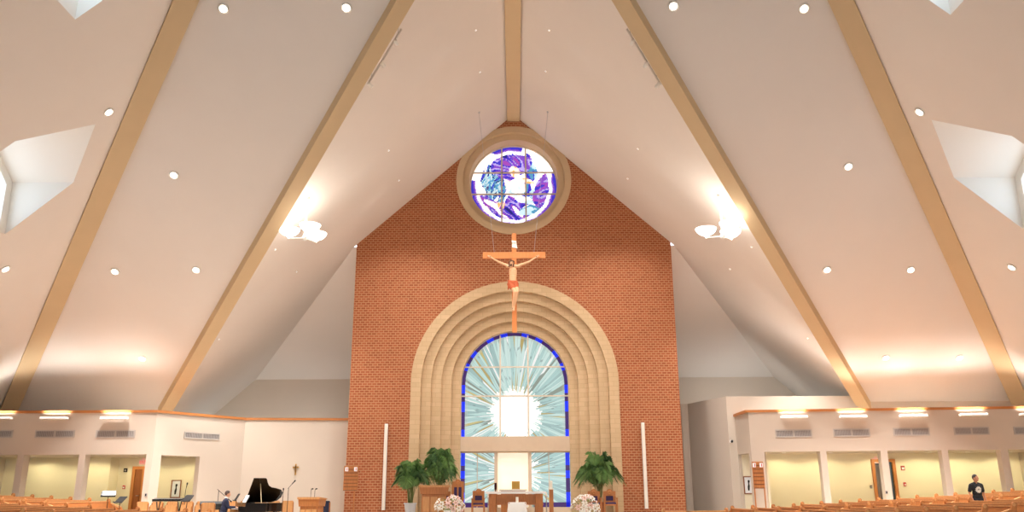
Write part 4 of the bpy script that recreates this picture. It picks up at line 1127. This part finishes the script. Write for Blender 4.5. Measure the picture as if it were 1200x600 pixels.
q = P(167.3, 541.5, 41.9); exit_sign(q.x, 41.98, q.z - .0, 'red EXIT sign above the brown door on the left')
q = P(1027.0, 540, 41.5); exit_sign(q.x, 41.58, q.z + .0, 'red EXIT sign above the open glass door on the right')


def wall_box(name, px, py, Y, w_, h_, m1, m2, label, cat, kind='plate'):
    q = P(px, py, Y - .03); t = thing(name, label, cat, (q.x, Y - .001, q.z))
    b = MB(); b.cbox(-w_, w_, -.045, 0, -h_, h_, .006); b.build('case', m1, t)
    b = MB(); b.lathe([(w_ * .6, 0), (w_ * .5, .02), (w_ * .2, .03)], c=(0, -.044, -h_ * .1), n=12, ax=(0, -1, 0)) if kind == 'dome' else b.box(-w_ * .6, w_ * .6, -.056, -.046, -h_ * .6, h_ * .3); b.build('face', m2, t)


wall_box('wall_speaker', 147, 551, 42.0, .085, .09, BLACKM, GREY, 'small dark wall speaker left of the brown door, high up', 'speaker', 'dome')
wall_box('fire_pull', 145, 571, 42.0, .06, .085, RED, WHITE, 'small red fire alarm pull left of the brown door', 'fire alarm')
wall_box('alarm_strobe', 1058, 548.5, 41.6, .09, .11, mat('alarm_red', (176, 70, 62), .5), WHITE, 'red alarm strobe on the yellow-lit wall right of the open door, upper', 'fire alarm')
wall_box('fire_pull', 1060.5, 567.5, 41.6, .06, .085, RED, WHITE, 'small red fire alarm pull below the alarm strobe', 'fire alarm')
wall_box('door_plate', 1020.8, 570.5, 41.6, .045, .07, DARK, STEEL, 'small dark switch plate left of the open door', 'switch')
q = P(171, 580, 36.8); t = thing('wall_outlet', 'small dark outlet plate on the white corner column right of the brown door', 'outlet', (q.x, 36.799, q.z)); b = MB(); b.cbox(-.05, .05, -.02, 0, -.07, .07, .004); b.build('plate', GREY, t); b = MB(); b.box(-.025, .025, -.026, -.021, -.045, .045); b.build('socket', BLACKM, t)
u, z = RW.at(1042.3, 577); t = thing('wall_outlet', 'small dark outlet plate on the white column in front of the open door', 'outlet', RW.to(u - .12, z, -.001), atan2(RW.d.y, RW.d.x)); b = MB(); b.cbox(-.05, .05, -.02, 0, -.07, .07, .004); b.build('plate', GREY, t); b = MB(); b.box(-.025, .025, -.026, -.021, -.045, .045); b.build('socket', BLACKM, t)
q = P(858.5, 517.5, 40.0); t = thing('security_camera', 'small security camera high on the cream chamber corner', 'camera', (q.x, 40.3, q.z))
b = MB(); b.cbox(-.06, .06, -.03, 0, -.03, .09, .005); b.tube([(0, -.02, .04), (0, -.14, .03)], .014, 6); b.build('bracket', WHITE, t); b = MB(); b.lathe([(.055, -.1), (.06, .06), (.045, .08)], c=(0, -.2, .02), n=14, ax=(-.35, -1, -.25)); b.build('camera_body', DARK, t)


# ================================================================== MUSIC AREA
def choir_chair(x, y, z, rz, label, cols=(OAKL, NAVY)):
    t = thing('choir_chair', label, 'chair', (x, y, z), rz, 'oak choir chairs')
    b = MB(); b.prism([(-.235, .50), (.235, .50), (.235, .96), (.2, 1.0), (-.2, 1.0), (-.235, .96)], .20, .225, XZ); b.build('backrest', cols[0], t)
    b = MB(); b.cbox(-.24, .24, -.22, .21, .42, .48, .02); b.build('seat', cols[1], t)
    for s_ in (-1, 1):
        b = MB(); b.box(s_ * .225 - .02, s_ * .225 + .02, .19, .23, 0, .94); b.build('rear_leg', OAK, t)
        b = MB(); b.box(s_ * .225 - .02, s_ * .225 + .02, -.21, -.17, 0, .43); b.build('front_leg', OAK, t)
    return t


xa, xb = px_at(173, 35.2, 0).x, px_at(335, 36.5, 0).x
t0 = choir_chair(xa, 35.2, 0, pi, ''); tree = [(c_, []) for c_ in kids(t0)]
for i in range(11):
    lab = 'oak choir chair in the back row along the cream wall, %s from the aisle' % ORD[i]; x = xa + (xb - xa) * i / 10; y = 35.0 + 2.0 * i / 10
    if i == 0: t0['label'] = lab; t0.location = (x, y, 0)
    else: dup(t0, (x, y, 0), pi - .1 + .02 * i, lab, None, tree)
for i in range(5):
    x = px_at(186 + 17 * i, 34.0, 0).x; dup(t0, (x, 34.0 + .05 * i, -.12), pi, 'oak choir chair in the front row by the keyboard, %s from the aisle' % ORD[i], None, tree)
choir_chair(px_at(252.5, 31.6, 0).x, 31.0, -.02, pi + .2, 'oak choir chair just behind the seated pianist')
t = choir_chair(px_at(384, 34.5, 0).x, 34.5, 0, pi - .3, 'dark blue padded chair right of the microphone lectern', (NAVY, BLACKM))


def music_stand(px, Y, z, h, w_, rz, label, paper=False, tilt=50):
    t = thing('music_stand', label, 'music stand', px_at(px, Y, z), rz, 'black music stands')
    b = MB(); b.tube([(0, 0, .08), (0, 0, h - .1)], .013, 8); b.build('pole', DARK, t)
    for k in range(3): b = MB(); a = 2 * pi * k / 3; b.tube([(0, 0, .14), (.2 * cos(a), .2 * sin(a), .04), (.26 * cos(a), .26 * sin(a), .01)], .011, 6); b.build('leg', DARK, t)
    ca, sa = cos(radians(tilt)), sin(radians(tilt)); to = lambda u_, v_, d: (u_, v_ * ca - d * sa, h - .05 + v_ * sa + d * ca)
    b = MB(); b.prism([(-w_, -.13), (w_, -.13), (w_, .15), (w_ - .03, .18), (-w_ + .03, .18), (-w_, .15)], -.01, .0, to); b.prism([(-w_, -.13), (w_, -.13), (w_, -.115), (-w_, -.115)], 0, .06, to); b.build('desk', BLACKM, t)
    if paper: b = MB(); b.prism([(-w_ + .04, -.11), (w_ - .02, -.11), (w_ - .02, .16), (-w_ + .04, .16)], .001, .006, to); b.build('sheet_music', PAPER, t)


music_stand(126.5, 30.2, -.05, 1.38, .24, radians(20), 'music stand with pale sheet music, left of the brown door', True, 40)
music_stand(141, 30.4, -.05, 1.18, .22, radians(-30), 'empty black music stand in front of the brown door', False, 45)
music_stand(219.5, 31.8, 0, 1.16, .22, radians(-30), 'black music stand beside the long keyboard', False, 50)
music_stand(277, 33.4, 0, 1.18, .18, radians(-60), 'black music stand just behind the pianist, by the piano', False, 60)


def keyboard(px, Y, z, w_, rz, tilt, label):
    t = thing('electric_keyboard', label, 'keyboard', px_at(px, Y, 0), rz, 'electric keyboards')
    ct, st_ = cos(tilt), sin(tilt); to = lambda u_, v_, d: (d, u_ * ct - v_ * st_, z + u_ * st_ + v_ * ct)
    b = MB(); b.prism([(-.17, -.06), (.17, -.06), (.17, .06), (-.02, .06), (-.03, .03), (-.17, .03)], -w_, w_, to); b.build('case', BLACKM, t)
    b = MB(); b.prism([(-.16, .031), (-.035, .031), (-.035, .044), (-.16, .044)], -w_ + .05, w_ - .05, to); b.build('keys', WHITE, t)
    for s_ in (-1, 1): b = MB(); b.bar((s_ * w_ * .7, -.18, 0), (s_ * w_ * .7, .14, z - .07), .03, .03); b.bar((s_ * w_ * .7, .2, 0), (s_ * w_ * .7, -.14, z - .07), .03, .03); b.build('stand_leg', DARK, t)


keyboard(198.5, 32.3, 1.08, .58, radians(-4), 0.0, 'long black keyboard on a stand below the framed print')
keyboard(249, 32.8, .86, .42, radians(192), radians(40), 'black tilted keyboard left of the pianist')
t = thing('amplifier', 'small navy and black amplifier box left of the pianist', 'amplifier', px_at(241.5, 31.9, 0), .2)
b = MB(); b.cbox(-.21, .21, -.14, .14, .24, .74, .02); b.build('case', BLACKM, t); b = MB(); b.box(-.18, .18, -.152, -.141, .28, .62); b.build('grille', NAVY, t); b = MB(); b.box(-.2, .2, -.13, .13, 0, .24); b.build('stand', DARK, t)


def mic_stand(px, Y, h, boom, label):
    t = thing('microphone_stand', label, 'microphone stand', px_at(px, Y, 0), 0, 'microphone stands')
    b = MB(); b.tube([(0, 0, .02), (0, 0, h)], .012, 6); b.build('pole', DARK, t)
    b = MB(); b.lathe([(.14, 0), (.14, .02), (.03, .035)], n=16); b.build('base', DARK, t)
    e = Vector((boom[0], 0, h + boom[1])); b = MB(); b.tube([(-boom[0] * .15, 0, h - boom[1] * .15), e], .010, 6); b.build('boom', DARK, t)
    b = MB(); d = Vector((boom[0], 0, boom[1])).normalized(); b.lathe([(.016, -.02), (.02, .1), (.03, .12), (.03, .16), (.015, .18)], c=e, n=10, ax=d); b.build('microphone', BLACKM, t)


mic_stand(255.5, 35.0, 1.42, (.42, -.34), 'boom microphone stand behind the pianist')
mic_stand(337.3, 34.2, 1.5, (.14, .16), 'tall microphone stand right of the grand piano')
mic_stand(331.3, 34.6, 1.2, (.0001, .12), 'short microphone stand at the tail of the grand piano')
mic_stand(216.5, 35.0, 1.42, (.02, .14), 'microphone stand in front of the framed print on the left')

# ------------------------------------------------------------------ grand piano
pa = radians(30); pc = px_at(283, 32.4, 0)
t = thing('grand_piano', 'black grand piano with raised lid before the cream wall', 'piano', pc, pa)
LP, WP = 1.62, 1.42                                    # x = length away from the player, y from spine (+) to treble side (-)
out = [(.0, .71), (1.29, .71), (1.48, .62), (1.60, .40), (1.60, .15), (1.50, -.03), (1.29, -.12), (1.10, -.17), (.97, -.28), (.88, -.46), (.80, -.66), (.74, -.71), (.0, -.71)]
b = MB(); b.prism(out, .62, .94, XY); b.build('case', BLACK, t, bevel=.008)
inn = [(x * .955 + .04, y * .93) for x, y in out]; inn[0] = (.34, inn[0][1]); inn[-1] = (.34, inn[-1][1])
b = MB(); b.prism(inn, .90, .945, XY); b.build('soundboard', mat('piano_gold', (150, 110, 60), .4, metal=.3), t)
b = MB(); b.cbox(-.24, .02, -.71, .71, .62, .73, .01); b.box(-.24, .0, .66, .71, .73, .82); b.box(-.24, .0, -.71, -.66, .73, .82); b.build('key_bed', BLACK, t)
b = MB(); b.box(-.22, -.07, -.62, .62, .735, .755); b.build('white_keys', WHITE, t); b = MB()
for k in range(36):
    if k % 7 in (2, 6): continue
    y = -.60 + k * .0336; b.box(-.16, -.07, y - .006, y + .006, .756, .768)
b.build('black_keys', BLACK, t)
sl = radians(38)
lid = lambda u_, v_, d: (u_, .71 - (.71 - v_) * cos(sl) + d * sin(sl), .955 + (.71 - v_) * sin(sl) + d * cos(sl))
b = MB(); b.prism([(x + (.30 if x < .2 else 0), y) for x, y in out], 0, .022, lid); b.build('lid', BLACK, t)
fl = lambda u_, v_, d: (u_, v_, .945 + d)
b = MB(); b.prism([(.02, .70), (.34, .70), (.34, -.70), (.02, -.70)], 0, .02, fl); b.build('front_lid', BLACK, t)
b = MB(); b.tube([(.60, -.60, .94), Vector(lid(.62, -.40, 0))], .014, 6); b.build('lid_prop', mat('prop_brass', (220, 200, 160), .3, metal=.5), t)
b = MB(); b.prism([(-.38, 0), (.38, 0), (.38, .24), (-.38, .24)], 0, .015, lambda u_, v_, d: (.10 + v_ * .45 + d, u_, .965 + v_ * .9)); q = b.build('music_desk', BLACK, t)
b = MB(); b.prism([(-.28, .01), (.24, .01), (.24, .29), (-.28, .29)], -.012, -.004, lambda u_, v_, d: (.10 + v_ * .45 + d, u_, .965 + v_ * .9)); b.build('sheet_music', PAPER, q)
for x, y in ((.16, .58), (.16, -.58), (1.36, .28)):
    b = MB(); b.lathe([(.05, 0), (.04, .06), (.045, .1), (.075, .55), (.085, .62)], c=(x, y, 0), n=12); b.build('leg', BLACK, t)
b = MB(); b.box(.3, .36, -.1, .1, .1, .62); b.box(.14, .36, -.14, .14, .07, .11); b.build('pedal_lyre', BLACK, t)
ROT = Matrix.Rotation(pa, 4, 'Z')
bl = pc + ROT @ Vector((-.62, 0, 0)); t = thing('piano_bench', 'black piano bench under the seated pianist', 'bench', bl, pa)
b = MB(); b.cbox(-.17, .17, -.38, .38, .40, .47, .02); b.build('cushion', BLACKM, t)
for x in (-.13, .13):
    for y in (-.33, .33): b = MB(); b.box(x - .025, x + .025, y - .025, y + .025, 0, .40); b.build('leg', BLACK, t)


# ================================================================== PEOPLE
def hand(b, wrist, d, palm_n, side, curl=.5, s=1.0):
    """palm, four bent fingers and a thumb; d points along the hand, palm_n out of the palm"""
    d, n_ = Vector(d).normalized(), Vector(palm_n).normalized(); sd = d.cross(n_) * side
    pc_ = Vector(wrist) + d * .05 * s; M = Matrix((sd, d, n_)).transposed(); b.ell(pc_, (.04 * s, .055 * s, .017 * s), rot=M)
    for k, L_ in enumerate((.066, .076, .070, .054)):
        base = pc_ + d * .042 * s + sd * (.028 - .0187 * k) * s; d1 = (d + n_ * curl * .5).normalized(); k1 = base + d1 * L_ * .5 * s; d2 = (d + n_ * curl * 1.4).normalized(); k2 = k1 + d2 * L_ * .32 * s; d3 = (d + n_ * curl * 2.6).normalized()
        b.cap2(base, k1, .0095 * s, .009 * s, 8); b.cap2(k1, k2, .009 * s, .0082 * s, 8); b.cap2(k2, k2 + d3 * L_ * .25 * s, .0082 * s, .007 * s, 8)
    th = pc_ - d * .015 * s + sd * .034 * s; t1 = th + (sd * .8 + d * .7 + n_ * .3).normalized() * .038 * s
    b.cap2(th, t1, .0125 * s, .011 * s, 8); b.cap2(t1, t1 + (d + n_ * .4).normalized() * .03 * s, .011 * s, .008 * s, 8)


def head(b, hair, c, yaw, pitch=0.0, fringe=.035, back=-.03):
    """skull with jaw, nose, brow, lips and ears; local face direction is -Y before the turn"""
    M = Matrix.Rotation(yaw, 3, 'Z') @ Matrix.Rotation(pitch, 3, 'X'); c = Vector(c); q = lambda *v: c + M @ Vector(v)
    b.ell(c, (.076, .097, .115), rot=M); b.ell(q(0, -.03, -.06), (.058, .066, .062), rot=M); b.ell(q(0, -.066, -.098), (.026, .024, .02), rot=M)
    b.cap2(q(0, -.094, .015), q(0, -.113, -.028), .009, .014, 8); b.cap2(q(-.03, -.088, .028), q(.03, -.088, .028), .012, .012, 8)
    b.cap2(q(-.02, -.092, -.06), q(.02, -.092, -.06), .0085, .0085, 8)
    for s_ in (-1, 1): b.ell(q(s_ * .078, .008, -.01), (.010, .022, .032), rot=M); b.ell(q(s_ * .04, -.064, -.022), (.022, .02, .022), rot=M)
    hair.ell(q(0, .014, .022), (.084, .099, .108), rot=M)
    return M, c, q


def eyes(parent, q, m1=mat('eye_white', (236, 232, 226), .3), m2=mat('dark_iris', (46, 32, 26), .3)):
    for s_ in (-1, 1):
        e = MB(); e.ell(q(s_ * .030, -.083, .007), (.0125, .009, .0065), 10, 6); o = e.build('eye', m1, parent, smooth=True)
        i_ = MB(); i_.ell(q(s_ * .030, -.0895, .007), (.0055, .004, .0055), 8, 6); i_.build('iris', m2, o, smooth=True)


def hair_cut(hb, q, M, name, m_, parent):
    n1 = M @ Vector((0, -.80, -.60)); remesh(hb, name, m_, parent, .008, 1, cut=[(q(0, -.052, .058), n1), (q(0, 0, -.055), M @ Vector((0, -.35, -1)))])


from mathutils.bvhtree import BVHTree
# --- standing man in the right-hand pews
mx = P(1142.5, 560, 29.9); man = thing('person', 'standing person in black printed t-shirt and dark jeans among the pews on the right', 'person', (mx.x, 29.9, floor_z(mx.x, 0) + .0), radians(4))
top = P(1142, 556.3, 29.9).z - man.location.z; S = top / 1.76
V = lambda x, y, z: Vector((x * S, y * S, z * S))
b, hb = MB(), MB()
b.ell(V(0, 0, .96), (.165 * S, .115 * S, .13 * S)); b.ell(V(0, 0, 1.12), (.155 * S, .11 * S, .17 * S)); b.ell(V(0, 0, 1.30), (.18 * S, .12 * S, .17 * S)); b.cap2(V(-.14, .01, 1.38), V(.14, .01, 1.38), .06 * S, .06 * S)
b.cap2(V(0, .01, 1.44), V(0, -.005, 1.58), .058 * S, .055 * S)
arms = {}
for s_ in (-1, 1):
    b.cap2(V(s_ * .09, 0, .93), V(s_ * .10, -.02, .50), .09 * S, .06 * S); b.cap2(V(s_ * .10, -.02, .50), V(s_ * .115, .02, .09), .058 * S, .04 * S); b.cap2(V(s_ * .115, .03, .05), V(s_ * .14, -.16, .04), .045 * S, .034 * S)
    sh, el, wr = V(s_ * .19, .01, 1.385), V(s_ * .265, .05, 1.13), V(s_ * .245, -.06, .90); arms[s_] = (sh, el, wr)
    b.cap2(sh, el, .052 * S, .04 * S); b.cap2(el, wr, .040 * S, .027 * S); hand(b, wr, (-s_ * .12, -.25, -1), (-s_, -.1, 0), -s_ * 1, .45, S)
Mh, hc, q = head(b, hb, V(0, -.02, 1.645), radians(28))
remesh(b, 'body', SKIN2, man, .0085, 3); hair_cut(hb, q, Mh, 'hair', HAIR, man); eyes(man, q)
b = MB(); b.ell(V(0, 0, .98), (.185 * S, .135 * S, .14 * S)); b.ell(V(0, 0, 1.12), (.175 * S, .128 * S, .18 * S)); b.ell(V(0, 0, 1.30), (.197 * S, .137 * S, .165 * S)); b.cap2(V(-.15, .01, 1.385), V(.15, .01, 1.385), .082 * S, .082 * S)
for s_ in (-1, 1): b.cap2(V(s_ * .03, .015, 1.455), V(s_ * .165, .01, 1.405), .062 * S, .064 * S)
for s_ in (-1, 1): sh, el, wr = arms[s_]; b.cap2(sh, sh.lerp(el, .72), .075 * S, .066 * S)
shirt = remesh(b, 'shirt', SHIRT, man, .011, 4, cut=[(V(0, 0, .88), Vector((0, 0, -1)))])
b = MB(); b.ell(V(0, 0, .93), (.178 * S, .128 * S, .12 * S))
for s_ in (-1, 1): b.cap2(V(s_ * .09, 0, .92), V(s_ * .10, -.02, .50), .105 * S, .08 * S); b.cap2(V(s_ * .10, -.02, .50), V(s_ * .115, .02, .10), .079 * S, .066 * S)
remesh(b, 'trousers', JEAN, man, .011, 3)
for s_ in (-1, 1): b = MB(); b.cap2(V(s_ * .115, .04, .05), V(s_ * .142, -.17, .042), .052 * S, .045 * S); remesh(b, 'shoe', BLACKM, man, .01, 2)
bv = BVHTree.FromPolygons([v.co for v in shirt.data.vertices], [tuple(p.vertices) for p in shirt.data.polygons])


def on_shirt(x, z):
    h = bv.ray_cast(Vector((x, -1, z)), Vector((0, 1, 0)))[0]; return (x, (h.y if h else -.13) - .004, z)


b = MB(); n = 26; cz_ = 1.235 * S; rads = [(.125 if k % 2 else .092) * S for k in range(n)]
ringv = [[on_shirt(f_ * rads[k] * sin(2 * pi * k / n), cz_ + f_ * rads[k] * cos(2 * pi * k / n)) for k in range(n)] for f_ in (.34, .55, .8, 1.0)]
b.add([p for r_ in ringv for p in r_], [(i * n + k, i * n + (k + 1) % n, (i + 1) * n + (k + 1) % n, (i + 1) * n + k) for i in range(3) for k in range(n)])
cen = [on_shirt(x * S, cz_ + z * S) for x, z in ((-.026, -.03), (.0, .04), (.032, -.02), (.01, -.07))]; b.add(cen, [(0, 1, 2), (0, 2, 3)])
b.build('shirt_print', mat('print_ink', (206, 200, 186), .8), man, recalc=False)

# --- pianist on the bench; local +X faces the keys
pi_o = thing('person', 'seated person in dark navy suit playing the grand piano', 'person', pc + ROT @ Vector((-.62, 0, 0)), pa)
b, hb = MB(), MB(); rt = Matrix.Rotation(pi / 2, 3, 'Z')
b.ell((0, 0, .58), (.125, .17, .13)); b.ell((.02, 0, .74), (.11, .155, .17)); b.ell((.05, 0, .93), (.12, .18, .17)); b.cap2((.05, -.14, 1.01), (.05, .14, 1.01), .06, .06); b.cap2((.05, 0, 1.07), (.085, 0, 1.2), .056, .054)
arm2 = {}
for s_ in (-1, 1):
    b.cap2((.02, s_ * .09, .555), (.42, s_ * .11, .535), .085, .062); b.cap2((.42, s_ * .11, .535), (.40, s_ * .11, .09), .058, .04); b.cap2((.38, s_ * .11, .05), (.57, s_ * .12, .04), .044, .034)
    sh, el, wr = Vector((.05, s_ * .195, 1.03)), Vector((.12, s_ * .25, .80)), Vector((.37, s_ * .19, .805)); arm2[s_] = (sh, el, wr)
    b.cap2(sh, el, .05, .04); b.cap2(el, wr, .038, .027); hand(b, wr, (1, -s_ * .1, -.05), (0, 0, -1), -s_ if False else s_, .45)
Mh, hc, q = head(b, hb, (.105, 0, 1.275), pi / 2, radians(6))
remesh(b, 'body', SKIN, pi_o, .0085, 3); hair_cut(hb, q, Mh, 'hair', mat('greying_hair', (74, 58, 50), .7, bump=.5, scale=70), pi_o); eyes(pi_o, q)
b = MB(); b.ell((0, 0, .58), (.145, .19, .14)); b.ell((.02, 0, .74), (.13, .175, .18)); b.ell((.05, 0, .93), (.138, .198, .165)); b.cap2((.05, -.15, 1.015), (.05, .15, 1.015), .08, .08)
for s_ in (-1, 1): b.cap2((.055, s_ * .03, 1.085), (.05, s_ * .165, 1.03), .058, .062)
for s_ in (-1, 1): sh, el, wr = arm2[s_]; b.cap2(sh, el, .068, .056); b.cap2(el, el.lerp(wr, .92), .055, .042)
remesh(b, 'jacket', NAVY, pi_o, .011, 3)
b = MB(); b.lathe([(.066, -.02), (.072, .02), (.062, .05)], c=(.058, 0, 1.125), n=18, ax=(.25, 0, 1)); b.build('shirt_collar', WHITE, pi_o, smooth=True)
b = MB(); b.ell((0, 0, .55), (.14, .18, .1))
for s_ in (-1, 1): b.cap2((.02, s_ * .09, .56), (.42, s_ * .11, .54), .098, .078); b.cap2((.42, s_ * .11, .535), (.40, s_ * .11, .10), .075, .062)
remesh(b, 'trousers', NAVY, pi_o, .011, 3)
for s_ in (-1, 1): b = MB(); b.cap2((.37, s_ * .11, .05), (.59, s_ * .12, .042), .05, .043); remesh(b, 'shoe', BLACKM, pi_o, .01, 2)
